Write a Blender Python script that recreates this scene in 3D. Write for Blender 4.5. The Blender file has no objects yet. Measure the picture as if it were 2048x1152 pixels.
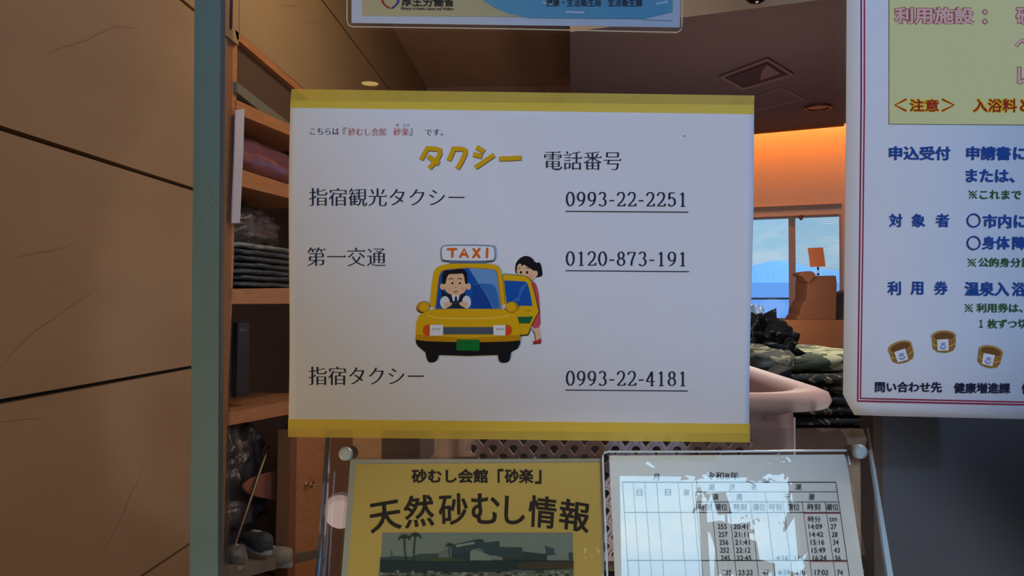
import bpy, bmesh, math, random
from mathutils import Vector, Matrix, noise
random.seed(7)
S = bpy.context.scene
COL = S.collection
# ------------------------------------------------------------------ camera
F = 1577.0                      # focal length in pixels of the 2048x1152 frame
EYE = Vector((0.0, -0.5, 1.45))
VPX, VPY = 1100.0, 605.0        # where lines running straight away from the glass meet
cd = bpy.data.cameras.new('camera'); cd.sensor_width = 36.0; cd.lens = F / 2048 * 36.0
cd.clip_start = 0.02; cd.clip_end = 400
cam = bpy.data.objects.new('camera', cd); COL.objects.link(cam); S.camera = cam
yaw = math.atan((VPX - 1024) / F)
pitch = math.atan((VPY - 576) / math.hypot(F, VPX - 1024))
cam.location = EYE
cam.rotation_euler = (math.pi / 2 + pitch, 0, yaw)
CM = cam.rotation_euler.to_matrix()
# ------------------------------------------------------------------ exposure
S.view_settings.view_transform = 'Standard'; S.view_settings.look = 'None'
S.view_settings.exposure = 0.0; S.view_settings.gamma = 1.0
S.view_settings.use_curve_mapping = False
# ------------------------------------------------------------------ colour helpers
def lin(c):
    return tuple(((v / 255) / 12.92 if v / 255 <= 0.04045 else ((v / 255 + 0.055) / 1.055) ** 2.4) for v in c) + (1.0,)
# ------------------------------------------------------------------ sky
W = bpy.data.worlds.new('sky'); S.world = W; W.use_nodes = True
nt = W.node_tree; nt.nodes.clear()
def N(t, typ, **kw):
    n = t.nodes.new(typ)
    for k, v in kw.items(): setattr(n, k, v)
    return n
tc = N(nt, 'ShaderNodeTexCoord'); sep = N(nt, 'ShaderNodeSeparateXYZ'); nt.links.new(tc.outputs['Generated'], sep.inputs[0])
rmp = N(nt, 'ShaderNodeValToRGB'); nt.links.new(sep.outputs['Z'], rmp.inputs[0])
cr = rmp.color_ramp
cr.elements[0].position = 0.0; cr.elements[0].color = lin((70, 125, 190))
cr.elements[1].position = 1.0; cr.elements[1].color = lin((90, 140, 205))
for p, c in ((0.004, (96, 150, 215)), (0.02, (150, 195, 238)), (0.06, (184, 218, 246)), (0.11, (176, 214, 246)), (0.3, (112, 165, 222))):
    e = cr.elements.new(p); e.color = lin(c)
mp = N(nt, 'ShaderNodeMapping'); mp.inputs['Scale'].default_value = (16, 16, 42); nt.links.new(tc.outputs['Generated'], mp.inputs[0])
cn = N(nt, 'ShaderNodeTexNoise'); cn.inputs['Scale'].default_value = 1.0; cn.inputs['Detail'].default_value = 7; cn.inputs['Roughness'].default_value = 0.6
nt.links.new(mp.outputs[0], cn.inputs['Vector'])
band = N(nt, 'ShaderNodeValToRGB'); nt.links.new(sep.outputs['Z'], band.inputs[0])
b = band.color_ramp; b.elements[0].position = 0.035; b.elements[0].color = (0, 0, 0, 1); b.elements[1].position = 0.3; b.elements[1].color = (.25, .25, .25, 1)
for p, v in ((0.05, .8), (0.075, 1.0), (0.1, .45), (0.13, .3)):
    e = b.elements.new(p); e.color = (v, v, v, 1)
cf = N(nt, 'ShaderNodeMapRange'); cf.inputs[1].default_value = .42; cf.inputs[2].default_value = .6; nt.links.new(cn.outputs[0], cf.inputs[0])
mu = N(nt, 'ShaderNodeMath', operation='MULTIPLY'); nt.links.new(cf.outputs[0], mu.inputs[0]); nt.links.new(band.outputs[0], mu.inputs[1])
mx = N(nt, 'ShaderNodeMixRGB'); nt.links.new(mu.outputs[0], mx.inputs[0]); nt.links.new(rmp.outputs[0], mx.inputs[1]); mx.inputs[2].default_value = lin((216, 230, 246))
sm = N(nt, 'ShaderNodeMapRange'); sm.inputs[1].default_value = 0.3; sm.inputs[2].default_value = -0.6; sm.inputs[3].default_value = 1.0; sm.inputs[4].default_value = 7.0
nt.links.new(sep.outputs['Y'], sm.inputs[0])
bg = N(nt, 'ShaderNodeBackground'); nt.links.new(mx.outputs[0], bg.inputs[0]); nt.links.new(sm.outputs[0], bg.inputs[1])
wo = N(nt, 'ShaderNodeOutputWorld'); nt.links.new(bg.outputs[0], wo.inputs[0])
# ------------------------------------------------------------------ lamps
def lamp(name, typ, loc, target, energy, color, **kw):
    l = bpy.data.lights.new(name, typ); l.energy = energy; l.color = color[:3]
    for k, v in kw.items(): setattr(l, k, v)
    o = bpy.data.objects.new(name, l); COL.objects.link(o); o.location = loc
    o.rotation_euler = (Vector(target) - Vector(loc)).to_track_quat('-Z', 'Y').to_euler()
    return o
Z0 = EYE.z
# added fills without fixtures; the first spot imitates entrance daylight
lamp('daylight_spot', 'SPOT', (0.95, -1.75, Z0 + 0.95), (0.235, 0, Z0 + 0.33), 87, lin((168, 203, 255)), spot_size=math.radians(23.3), spot_blend=0.30, shadow_soft_size=0.06)  # added spot for daylight; its cone edge draws the shade at lower left
lamp('warm_fill', 'AREA', (-0.85, -1.1, Z0 - .30), (-.02, 0.0, Z0 - .06), 4.95, lin((255, 223, 168)), size=.08)  # added warm fill from low on the left, no fixture there
lamp('cool_fill', 'AREA', (0.95, -1.75, Z0 - .20), (.2, 0.0, Z0 - .1), 0.6, lin((190, 214, 255)), size=.08)  # added weak cool fill from low on the right
lamp('stand_fill', 'SPOT', (0.25, -.95, Z0 - .75), (.08, 0.02, Z0 - .50), 39, lin((236, 236, 246)), spot_size=math.radians(40.6), spot_blend=0.08, shadow_soft_size=0.03)  # added spot brightening the clear stand and its sheets
lamp('pile_fill', 'SPOT', (0.85, 2.6, Z0 + .48), (.54, 1.14, Z0 - .10), 58, lin((255, 240, 214)), spot_size=math.radians(26), spot_blend=0.5, shadow_soft_size=0.06)  # added spot to brighten the top of the folded pile
lamp('room_fill', 'POINT', (0.35, 2.6, Z0 - .1), (0.35, 2.6, Z0 - 1), 7.5, lin((255, 224, 196)), shadow_soft_size=.15)  # added point light lifting the ceilings and inner walls
lamp('shelf_fill', 'AREA', (-0.2, 1.9, Z0 + 1.5), (-1.0, 2.7, Z0 + .85), 9.5, lin((255, 226, 188)), size=.3)  # added area light for the inner left wall above the cabinet
lamp('basket_fill', 'AREA', (0.75, 0.75, Z0 + 1.0), (.1, 0.35, Z0 - .2), 10, lin((255, 232, 224)), size=.5)  # added area light brightening the basket
lamp('back_fill', 'POINT', (1.0, 3.1, Z0 + 0.1), (1.2, 3.5, Z0 - 1), 18, lin((255, 216, 190)), shadow_soft_size=.2)  # added point light for the far wall and counter front
# ------------------------------------------------------------------ geometry helpers
def ray(px, py):
    return (CM @ Vector(((px - 1024) / F, (576 - py) / F, -1.0))).normalized()
class Plane:
    def __init__(self, p, n):
        self.p = Vector(p); self.n = Vector(n).normalized()
        if self.n.dot(EYE - self.p) < 0: self.n = -self.n
    def at(self, px, py, off=0.0):
        d = ray(px, py); q = self.p + self.n * off
        return EYE + d * ((q - EYE).dot(self.n) / d.dot(self.n))
def at(px, py, D):                        # the point seen at a pixel, D metres in front of the eye plane
    d = ray(px, py); return EYE + d * (D / d.y)
MATS = {}
def mat(name, rgb, rough=0.6, metal=0.0, spec=0.4, var=0.0, scale=8.0, bump=0.0, stretch=None, coat=0.0, emit=0.0):
    if name in MATS: return MATS[name]
    m = bpy.data.materials.new(name); m.use_nodes = True; t = m.node_tree
    p = t.nodes['Principled BSDF']
    p.inputs['Base Color'].default_value = lin(rgb); p.inputs['Roughness'].default_value = rough
    p.inputs['Metallic'].default_value = metal; p.inputs['Specular IOR Level'].default_value = spec
    p.inputs['Coat Weight'].default_value = coat
    if emit:
        p.inputs['Emission Color'].default_value = lin(rgb); p.inputs['Emission Strength'].default_value = emit
    if var or bump:
        c = N(t, 'ShaderNodeTexCoord'); g = N(t, 'ShaderNodeMapping'); t.links.new(c.outputs['Object'], g.inputs[0])
        if stretch: g.inputs['Scale'].default_value = stretch
        n = N(t, 'ShaderNodeTexNoise'); n.inputs['Scale'].default_value = scale; n.inputs['Detail'].default_value = 6
        t.links.new(g.outputs[0], n.inputs['Vector'])
        if var:
            r = N(t, 'ShaderNodeMapRange'); r.inputs[1].default_value = .3; r.inputs[2].default_value = .7
            r.inputs[3].default_value = 1 - var; r.inputs[4].default_value = 1 + var
            t.links.new(n.outputs[0], r.inputs[0])
            h = N(t, 'ShaderNodeMixRGB', blend_type='MULTIPLY'); h.inputs[0].default_value = 1; h.inputs[1].default_value = lin(rgb)
            t.links.new(r.outputs[0], h.inputs[2]); t.links.new(h.outputs[0], p.inputs['Base Color'])
        if bump:
            bn = N(t, 'ShaderNodeBump'); bn.inputs['Strength'].default_value = bump; bn.inputs['Distance'].default_value = 0.01
            t.links.new(n.outputs[0], bn.inputs['Height']); t.links.new(bn.outputs[0], p.inputs['Normal'])
    MATS[name] = m; return m
def ink(rgb, rough=0.75):
    return mat('ink_%d_%d_%d' % tuple(rgb), rgb, rough, spec=0.15)
def clear(name, gain, tint=(255, 255, 255), ior=1.49, ripple=0.0, rscale=60.0, haze=0.0, haze_col=(150, 150, 150), rough=0.0):
    if name in MATS: return MATS[name]
    m = bpy.data.materials.new(name); m.use_nodes = True; t = m.node_tree; t.nodes.clear()
    fr = N(t, 'ShaderNodeFresnel'); fr.inputs[0].default_value = ior
    k = N(t, 'ShaderNodeMath', operation='MULTIPLY', use_clamp=True); k.inputs[1].default_value = gain; t.links.new(fr.outputs[0], k.inputs[0])
    tr = N(t, 'ShaderNodeBsdfTransparent'); tr.inputs[0].default_value = lin(tint)
    gl = N(t, 'ShaderNodeBsdfGlossy'); gl.inputs['Roughness'].default_value = rough
    ms = N(t, 'ShaderNodeMixShader'); t.links.new(k.outputs[0], ms.inputs[0]); t.links.new(tr.outputs[0], ms.inputs[1]); t.links.new(gl.outputs[0], ms.inputs[2])
    last = ms
    if ripple:
        c = N(t, 'ShaderNodeTexCoord')
        n1 = N(t, 'ShaderNodeTexNoise'); n1.inputs['Scale'].default_value = rscale; n1.inputs['Detail'].default_value = 2; t.links.new(c.outputs['Object'], n1.inputs['Vector'])
        n2 = N(t, 'ShaderNodeTexNoise'); n2.inputs['Scale'].default_value = 16.0; t.links.new(c.outputs['Object'], n2.inputs['Vector'])
        mr = N(t, 'ShaderNodeMapRange'); mr.inputs[1].default_value = .52; mr.inputs[2].default_value = .66; t.links.new(n2.outputs[0], mr.inputs[0])
        m2 = N(t, 'ShaderNodeMath', operation='MULTIPLY'); t.links.new(n1.outputs[0], m2.inputs[0]); t.links.new(mr.outputs[0], m2.inputs[1])
        bn = N(t, 'ShaderNodeBump'); bn.inputs['Strength'].default_value = ripple; bn.inputs['Distance'].default_value = 0.002
        t.links.new(m2.outputs[0], bn.inputs['Height']); t.links.new(bn.outputs[0], gl.inputs['Normal'])
    if haze:
        df = N(t, 'ShaderNodeBsdfDiffuse'); df.inputs[0].default_value = lin(haze_col)
        mh = N(t, 'ShaderNodeMixShader'); mh.inputs[0].default_value = haze; t.links.new(last.outputs[0], mh.inputs[1]); t.links.new(df.outputs[0], mh.inputs[2]); last = mh
    o = N(t, 'ShaderNodeOutputMaterial'); t.links.new(last.outputs[0], o.inputs[0])
    MATS[name] = m; return m
def tag(o, label=None, cat=None, group=None, kind=None):
    if label: o['label'] = label
    if cat: o['category'] = cat
    if group: o['group'] = group
    if kind: o['kind'] = kind
    return o
def empty(name, loc, label, cat, group=None):
    o = bpy.data.objects.new(name, None); COL.objects.link(o); o.location = loc; o.empty_display_size = 0.02
    return tag(o, label, cat, group)
def obj(name, verts, faces, mats, parent=None, idx=None, smooth=False, bevel=0.0, solid=0.0):
    me = bpy.data.meshes.new(name)
    org = Vector((0, 0, 0))
    if parent is not None: org = parent_origin(parent)
    else:
        xs = [Vector(v) for v in verts]
        org = Vector((sum(v.x for v in xs) / len(xs), sum(v.y for v in xs) / len(xs), min(v.z for v in xs)))
    me.from_pydata([tuple(Vector(v) - org) for v in verts], [], faces)
    for m in (mats if isinstance(mats, (list, tuple)) else [mats]): me.materials.append(m)
    if idx:
        for p, i in zip(me.polygons, idx): p.material_index = i
    if smooth:
        for p in me.polygons: p.use_smooth = True
    me.validate(); me.update()
    o = bpy.data.objects.new(name, me); COL.objects.link(o)
    if parent is not None: o.parent = parent
    else: o.location = org
    if bevel:
        md = o.modifiers.new('bevel', 'BEVEL'); md.width = bevel; md.segments = 2; md.limit_method = 'ANGLE'
    if solid:
        md = o.modifiers.new('solid', 'SOLIDIFY'); md.thickness = solid; md.offset = 0
    return o
def parent_origin(p):
    v = Vector((0, 0, 0))
    while p is not None: v += p.location; p = p.parent
    return v
class G:                                      # gathers faces of one mesh
    def __init__(s): s.v = []; s.f = []; s.i = []
    def add(s, vs, fs, mi=0):
        k = len(s.v); s.v += [Vector(v) for v in vs]; s.f += [tuple(k + a for a in f) for f in fs]; s.i += [mi] * len(fs); return s
    def prism(s, pts, vec, mi=0):             # a polygon pushed along a vector
        n = len(pts); vec = Vector(vec); A = [Vector(p) for p in pts]; B = [p + vec for p in A]
        return s.add(A + B, [tuple(range(n)), tuple(range(2 * n - 1, n - 1, -1))] + [(i, i + n, (i + 1) % n + n, (i + 1) % n) for i in range(n)], mi)
    def box(s, a, b, mi=0):
        (x0, y0, z0), (x1, y1, z1) = a, b
        return s.prism([(x0, y0, z0), (x1, y0, z0), (x1, y0, z1), (x0, y0, z1)], (0, y1 - y0, 0), mi)
    def tube(s, pts, r, n=10, mi=0, closed=False):
        P = [Vector(p) for p in pts]; rings = []
        for i, p in enumerate(P):
            t = (P[min(i + 1, len(P) - 1)] - P[max(i - 1, 0)]).normalized()
            up = Vector((0, 0, 1)) if abs(t.z) < .9 else Vector((1, 0, 0))
            u = t.cross(up).normalized(); w = t.cross(u)
            rr = r[i] if isinstance(r, (list, tuple)) else r
            rings.append([p + (u * math.cos(2 * math.pi * k / n) + w * math.sin(2 * math.pi * k / n)) * rr for k in range(n)])
        vs = [q for g in rings for q in g]; fs = []
        for i in range(len(P) - 1):
            for k in range(n): fs.append((i * n + k, i * n + (k + 1) % n, (i + 1) * n + (k + 1) % n, (i + 1) * n + k))
        fs.append(tuple(range(n - 1, -1, -1))); fs.append(tuple((len(P) - 1) * n + k for k in range(n)))
        return s.add(vs, fs, mi)
    def disc(s, c, n, r0, depth, seg=24, mi=0, prof=None):   # lathe about axis n: prof = [(r, h)]
        n = Vector(n).normalized(); up = Vector((0, 0, 1)) if abs(n.z) < .9 else Vector((1, 0, 0))
        u = n.cross(up).normalized(); w = n.cross(u); c = Vector(c)
        prof = prof or [(r0, 0), (r0, depth)]
        vs = []; fs = []
        for r, h in prof:
            vs += [c + n * h + (u * math.cos(2 * math.pi * k / seg) + w * math.sin(2 * math.pi * k / seg)) * r for k in range(seg)]
        for i in range(len(prof) - 1):
            for k in range(seg): fs.append((i * seg + k, i * seg + (k + 1) % seg, (i + 1) * seg + (k + 1) % seg, (i + 1) * seg + k))
        fs.append(tuple(range(seg))); fs.append(tuple((len(prof) - 1) * seg + k for k in range(seg - 1, -1, -1)))
        return s.add(vs, fs, mi)
    def out(s, name, mats, parent=None, **kw):
        return obj(name, s.v, s.f, mats, parent, s.i, **kw)
# ------------------------------------------------------------------ 2D drawing (in photo pixels)
def smooth2(pts, it=2, closed=True):
    for _ in range(it):
        q = []; n = len(pts)
        for i in range(n if closed else n - 1):
            a, c = pts[i], pts[(i + 1) % n]
            q += [(a[0] * .75 + c[0] * .25, a[1] * .75 + c[1] * .25), (a[0] * .25 + c[0] * .75, a[1] * .25 + c[1] * .75)]
        if not closed: q = [pts[0]] + q + [pts[-1]]
        pts = q
    return pts
TXT = {}
def islands(n, faces):
    p = list(range(n))
    def f(a):
        while p[a] != a: p[a] = p[p[a]]; a = p[a]
        return a
    for q in faces:
        for b_ in q[1:]: p[f(b_)] = f(q[0])
    k = {}; return [k.setdefault(f(i), len(k)) for i in range(n)]
def text2d(s, ox=0.0, oy=0.0, uroko=False):
    """outline faces of a line of text; ox / oy move vertical / horizontal stroke edges out (+) or in (-), in ems"""
    key = (s, ox, oy, uroko)
    if key in TXT: return TXT[key]
    cu = bpy.data.curves.new('t', 'FONT'); cu.body = s; cu.size = 1; cu.resolution_u = 3
    o = bpy.data.objects.new('t', cu); COL.objects.link(o)
    dg = bpy.context.evaluated_depsgraph_get(); me = bpy.data.meshes.new_from_object(o.evaluated_get(dg))
    V = [Vector((v.co.x, v.co.y)) for v in me.vertices]; Fc = [tuple(p.vertices) for p in me.polygons]
    bpy.data.objects.remove(o); bpy.data.curves.remove(cu); bpy.data.meshes.remove(me)
    # weld doubles
    idx = {}; remap = []; VV = []
    for v in V:
        k = (round(v.x, 5), round(v.y, 5))
        if k not in idx: idx[k] = len(VV); VV.append(v)
        remap.append(idx[k])
    Fc = [tuple(remap[i] for i in f) for f in Fc]; Fc = [f for f in Fc if len(set(f)) == len(f)]
    if ox or oy:
        cnt = {}
        for f in Fc:
            c = sum((VV[i] for i in f), Vector((0, 0))) / len(f)
            for a, b_ in zip(f, f[1:] + f[:1]): cnt.setdefault((min(a, b_), max(a, b_)), []).append(c)
        nv = {}; be = []
        for (a, b_), cs in cnt.items():
            if len(cs) != 1: continue
            e = VV[b_] - VV[a]
            if e.length < 1e-6: continue
            n = Vector((e.y, -e.x)).normalized()
            if n.dot(cs[0] - VV[a]) > 0: n = -n
            d = ox * n.x * n.x + oy * n.y * n.y
            be.append((a, b_, n, e.length))
            for i in (a, b_): nv.setdefault(i, []).append((n, d, e.length))
        W2 = [v.copy() for v in VV]
        for i, L in nv.items():
            if len(L) < 2: W2[i] = VV[i] + L[0][0] * L[0][1]; continue
            (n1, d1, _), (n2, d2, _) = L[0], L[1]
            det = n1.x * n2.y - n1.y * n2.x
            if abs(det) > .35: dv = Vector(((d1 * n2.y - d2 * n1.y) / det, (n1.x * d2 - n2.x * d1) / det))
            else: dv = (n1 * d1 + n2 * d2) / 2
            lim = 1.6 * max(abs(d1), abs(d2), 1e-6)
            if dv.length > lim: dv *= lim / dv.length
            W2[i] = VV[i] + dv
        VV = W2
        if uroko:                                   # the small triangle that closes a horizontal brush stroke
            for a, b_, n, ln in be:
                if n.x < .93 or not .03 < ln < .11: continue
                if all(any(abs(m[0].y) > .93 and m[2] > .10 for m in nv[i]) for i in (a, b_)):
                    t_ = VV[a] if VV[a].y > VV[b_].y else VV[b_]; k0 = len(VV)
                    VV += [Vector((t_.x - .11, t_.y - .004)), Vector((t_.x + .012, t_.y - .012)), Vector((t_.x - .018, t_.y + .05))]; Fc.append((k0, k0 + 1, k0 + 2))
    TXT[key] = (VV, Fc); return TXT[key]
class Print:
    """ink on one sheet: everything is given in photo pixels and lands on the sheet itself"""
    def __init__(s, surf, eps=0.00012): s.surf = surf; s.eps = eps; s.g = G(); s.m = []; s.lay = 1; s.n = 0; s.T = lambda x, y: (x, y)
    def up(s):
        s.n += 1; return (s.n % 24) * 2.5e-6
    def mi(s, rgb):
        m = ink(rgb)
        if m not in s.m: s.m.append(m)
        return s.m.index(m)
    def poly(s, pts, rgb, sm=0, lay=None):
        if sm: pts = smooth2(pts, sm)
        lay = s.lay if lay is None else lay
        u_ = s.up(); vs = [s.surf(*s.T(x, y), lay * s.eps + .00035 + u_) for x, y in pts]
        s.g.add(vs, [tuple(range(len(vs)))], s.mi(rgb))
    def rect(s, x0, y0, x1, y1, rgb, lay=None): s.poly([(x0, y0), (x1, y0), (x1, y1), (x0, y1)], rgb, 0, lay)
    def ell(s, cx, cy, rx, ry, rgb, n=20, lay=None): s.poly([(cx + rx * math.cos(2 * math.pi * k / n), cy + ry * math.sin(2 * math.pi * k / n)) for k in range(n)], rgb, 0, lay)
    def stroke(s, pts, w, rgb, lay=None, sm=0, nib=None, cap=False):
        if sm: pts = smooth2(pts, sm, False)
        n = len(pts); L = []; R = []
        for i in range(n):
            a, c = pts[max(i - 1, 0)], pts[min(i + 1, n - 1)]
            dx, dy = c[0] - a[0], c[1] - a[1]; l = math.hypot(dx, dy) or 1
            nx, ny = -dy / l, dx / l
            hw = w / 2 if not nib else math.hypot(nib[0] * nx, nib[1] * ny) / 2
            L.append((pts[i][0] + nx * hw, pts[i][1] + ny * hw)); R.append((pts[i][0] - nx * hw, pts[i][1] - ny * hw))
        lay = s.lay if lay is None else lay
        u_ = s.up(); vs = [s.surf(*s.T(x, y), lay * s.eps + .00035 + u_) for x, y in L + R]
        s.g.add(vs, [(i, i + 1, n + i + 1, n + i) for i in range(n - 1)], s.mi(rgb))
        if cap:
            for e in (pts[0], pts[-1]): s.ell(e[0], e[1], w / 2, w / 2, rgb, 12, lay)
    def text(s, t, x0, y0, x1, y1, rgb, ox=0.0, oy=0.0, tilt=0.0, lay=None, warp=None, uroko=False):
        V, Fc = text2d(t, ox, oy, uroko); isl = islands(len(V), Fc)
        a0 = min(v.x for v in V); a1 = max(v.x for v in V); b0 = min(v.y for v in V); b1 = max(v.y for v in V)
        lay = s.lay if lay is None else lay; vs = []
        for v, il in zip(V, isl):
            u = (v.x - a0) / (a1 - a0); w = (b1 - v.y) / (b1 - b0) if b1 > b0 else 0
            x = x0 + u * (x1 - x0); y = y0 + w * (y1 - y0) + tilt * u
            if warp: x, y = warp(x, y)
            vs.append(s.surf(*s.T(x, y), lay * s.eps + .00035 + (il % 16) * 3e-6))
        if max(ox, oy) > .012:                           # fattened strokes overlap: keep their faces a hair apart
            nv_ = []; nf_ = []
            for fi, f in enumerate(Fc):
                d_ = s.surf(*s.T(x0, y0), .001 + (fi % 40) * 2e-6) - s.surf(*s.T(x0, y0), .001)
                nf_.append(tuple(range(len(nv_), len(nv_) + len(f)))); nv_ += [vs[i] + d_ for i in f]
            vs, Fc = nv_, nf_
        s.g.add(vs, Fc, s.mi(rgb))
    def mincho(s, t, x0, y0, x1, y1, rgb, tilt=1.0):   # thin horizontals, fuller verticals
        s.text(t, x0, y0, x1, y1, rgb, 0.004, -0.016, tilt, uroko=True)
    def out(s, name, parent): 
        o = s.g.out(name, s.m, parent); s.g = G(); s.m = []; return o
# numerals with thick stems and thin turns, drawn in a 0..1 by 0..1 box (y down)
def arc(cx, cy, rx, ry, a0, a1, n=20): return [(cx + rx * math.cos(math.radians(a0 + (a1 - a0) * k / n)), cy + ry * math.sin(math.radians(a0 + (a1 - a0) * k / n))) for k in range(n + 1)]
DIG = {
 '0': [arc(.5, .5, .36, .47, 0, 360, 36)],
 '1': [[(.52, .04), (.52, .97)], [(.27, .17), (.40, .13), (.52, .03)], [(.28, .975), (.76, .975)]],
 '2': [arc(.48, .27, .33, .25, 185, 360, 16) + [(.78, .40), (.62, .60), (.34, .80), (.14, .96)], [(.12, .95), (.86, .95)], [(.86, .965), (.90, .80)]],
 '3': [arc(.46, .25, .30, .22, 200, 440, 20), arc(.46, .72, .36, .25, 285, 510, 22)],
 '4': [[(.66, .98), (.66, .03)], [(.64, .05), (.10, .70)], [(.08, .70), (.95, .70)], [(.48, .975), (.84, .975)]],
 '5': [[(.25, .05), (.80, .05)], [(.26, .05), (.22, .48)], arc(.46, .67, .36, .29, 222, 510, 24)],
 '7': [[(.12, .06), (.86, .06)], [(.15, .05), (.12, .22)], [(.84, .07), (.62, .42), (.48, .70), (.45, .97)]],
 '8': [arc(.5, .26, .27, .22, 0, 360, 28), arc(.5, .72, .34, .24, 0, 360, 30)],
 '9': [arc(.5, .33, .34, .30, 0, 360, 30), [(.84, .33), (.82, .55), (.70, .78), (.48, .92), (.24, .97)]],
 '-': [[(.16, .60), (.84, .60)]],
}
def numerals(p, t, x0, y0, x1, y1, rgb, tilt=1.0, adv=None):
    n = len(t); ws = [.72 if c == '-' else 1.0 for c in t]; tot = sum(ws); cw = (x1 - x0) / (tot - .2); x = x0 - .1 * cw; h = y1 - y0
    for c, w in zip(t, ws):
        for st in DIG[c]:
            pts = [(x + (u * .9 + .05) * cw * w, y0 + v * h + tilt * (x - x0) / (x1 - x0)) for u, v in st]
            p.stroke(pts, 0, rgb, nib=(3.7, 1.75) if c != '-' else (2.4, 2.5))
        x += cw * w
# ================================================================== THE SETTING
RX0, RX1, YB, YF = -1.0, 2.8, 5.85, -4.4
ZF = 0.0; ZC = Z0 + 1.75
stone = mat('stone', (148, 121, 88), .85, spec=.2, var=.07, scale=2.2, bump=.35, stretch=(1, .7, 2.2))
stone.node_tree.nodes['Bump'].inputs['Distance'].default_value = 0.012
black = mat('joint_black', (16, 12, 10), .9)
floorm = mat('floor_brown', (92, 66, 46), .5, var=.12, scale=4)
beige = mat('ceiling_beige', (196, 166, 138), .9, var=.04, scale=3)
brown = mat('ceiling_brown', (106, 92, 98), .8, var=.04, scale=3)
tag(G().box((RX0 - .6, YF - .2, -.1), (RX1 + .2, YB + .4, 0)).out('floor', floorm), kind='structure')
tag(G().box((RX0 - .6, 0.0, ZC), (RX1 + .2, YB + .4, ZC + .1)).out('ceiling', beige), kind='structure')
ZL = Z0 + 1.08
tag(G().box((RX0 - .6, YF - .2, ZL), (RX1 + .2, -0.02, ZL + .1)).out('ceiling_front', beige), kind='structure')
# left wall: half-metre stone slabs with open black joints
wl = tag(G().box((RX0 - .62, YF - .2, 0), (RX0 - .56, YB + .4, ZC)).out('wall_left', mat('wall_core', (60, 45, 35))), kind='structure')
jz = [Z0 - 1.5, Z0 - 1.0, Z0 - .672, Z0 - .181, Z0 + .318, Z0 + .822, Z0 + 1.33, Z0 + 1.9]
jz[0] = 0.0; jz[1] = Z0 - 1.17
jy = [YF - .2, -2.9, -1.2, .40, 1.98, 3.70, YB + .4]
TOP = Z0 + .868                                    # head of the shelf recess
for r in range(len(jz) - 1):
    for c in range(len(jy) - 1):
        z0, z1 = jz[r] + .005, min(jz[r + 1] - .005, ZC); y0, y1 = jy[c] + .003, jy[c + 1] - .003
        if z1 <= z0: continue
        if abs(jy[c + 1] - 1.98) < .01 and jz[r + 1] < TOP: y1 = 1.885   # the cabinet post takes over here
        if y0 < 0 and z1 > ZL: z1 = min(z1, ZL)
        if z1 <= z0: continue
        if jy[c] >= 1.9:                            # beyond the recess only the slabs above its head remain
            if z1 < TOP: continue
            z0 = max(z0, TOP)
        G().box((RX0 - .03, y0, z0), (RX0, y1, z1)).out('stone_slab', stone, wl)
G().box((RX0 - .036, YF - .2, 0), (RX0 - .031, 1.88, ZC)).box((RX0 - .036, 1.88, TOP - .04), (RX0 - .031, 1.97, ZC)).box((RX0 - .036, 1.97, TOP), (RX0 - .031, YB, ZC)).out('joint_backing', black, wl)
WLP = Plane((RX0, 0, 0), (1, 0, 0))
crack = mat('crack_brown', (134, 100, 74), .9)
def crackline(pts, w):
    p = Print(lambda x, y, o: WLP.at(x, y, o), .0006); q = []
    for (a, c), (e, f) in zip(pts, pts[1:]):
        for k in range(6): q.append((a + (e - a) * k / 6 + random.uniform(-1.2, 1.2), c + (f - c) * k / 6 + random.uniform(-1.2, 1.2)))
    q.append(pts[-1]); n = len(q)
    L = []; R = []
    for i, (x, y) in enumerate(q):
        hw = w * (0.25 + math.sin(math.pi * i / (n - 1))) / 2
        L.append((x, y - hw)); R.append((x, y + hw))
    vs = [WLP.at(x, y, .0006) for x, y in L + R]
    obj('crack', vs, [(i, i + 1, n + i + 1, n + i) for i in range(n - 1)], crack, wl)
crackline([(88, 110), (120, 96), (170, 82), (200, 66), (232, 52), (268, 56)], 2.4)
crackline([(0, 735), (40, 690), (80, 655), (120, 628), (160, 600), (196, 578)], 2.2)
crackline([(18, 520), (60, 508), (110, 500), (150, 489)], 1.6)
crackline([(205, 1110), (235, 1050), (262, 990), (290, 930)], 2.0)
crackline([(0, 845), (40, 838), (90, 836)], 1.4)
crackline([(690, 136), (700, 138), (708, 139)], 2.0)
crackline([(560, 10), (585, 12), (600, 10)], 1.6)
crackline([(605, 47), (625, 44), (645, 44)], 1.4)
# right, back and camera-side walls
plaster = mat('plaster_brown', (150, 112, 88), .9, var=.05, scale=3)
dimwall = mat('plaster_dim', (166, 136, 118), .9, var=.05, scale=3)
tag(G().box((RX1, YF - .2, 0), (RX1 + .1, YB + .4, ZC)).out('wall_right', plaster), kind='structure')
tag(G().box((RX0 - .6, YB, 0), (.62, YB + .1, ZC)).out('wall_back', dimwall), kind='structure')
gp = at(1086, 140, YB + .49).x
tag(G().box((gp - .03, YB - .05, 0), (gp + .02, YB, ZC)).out('trim_1', mat('trim_tan', (150, 112, 80), .7)), kind='structure')
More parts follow.
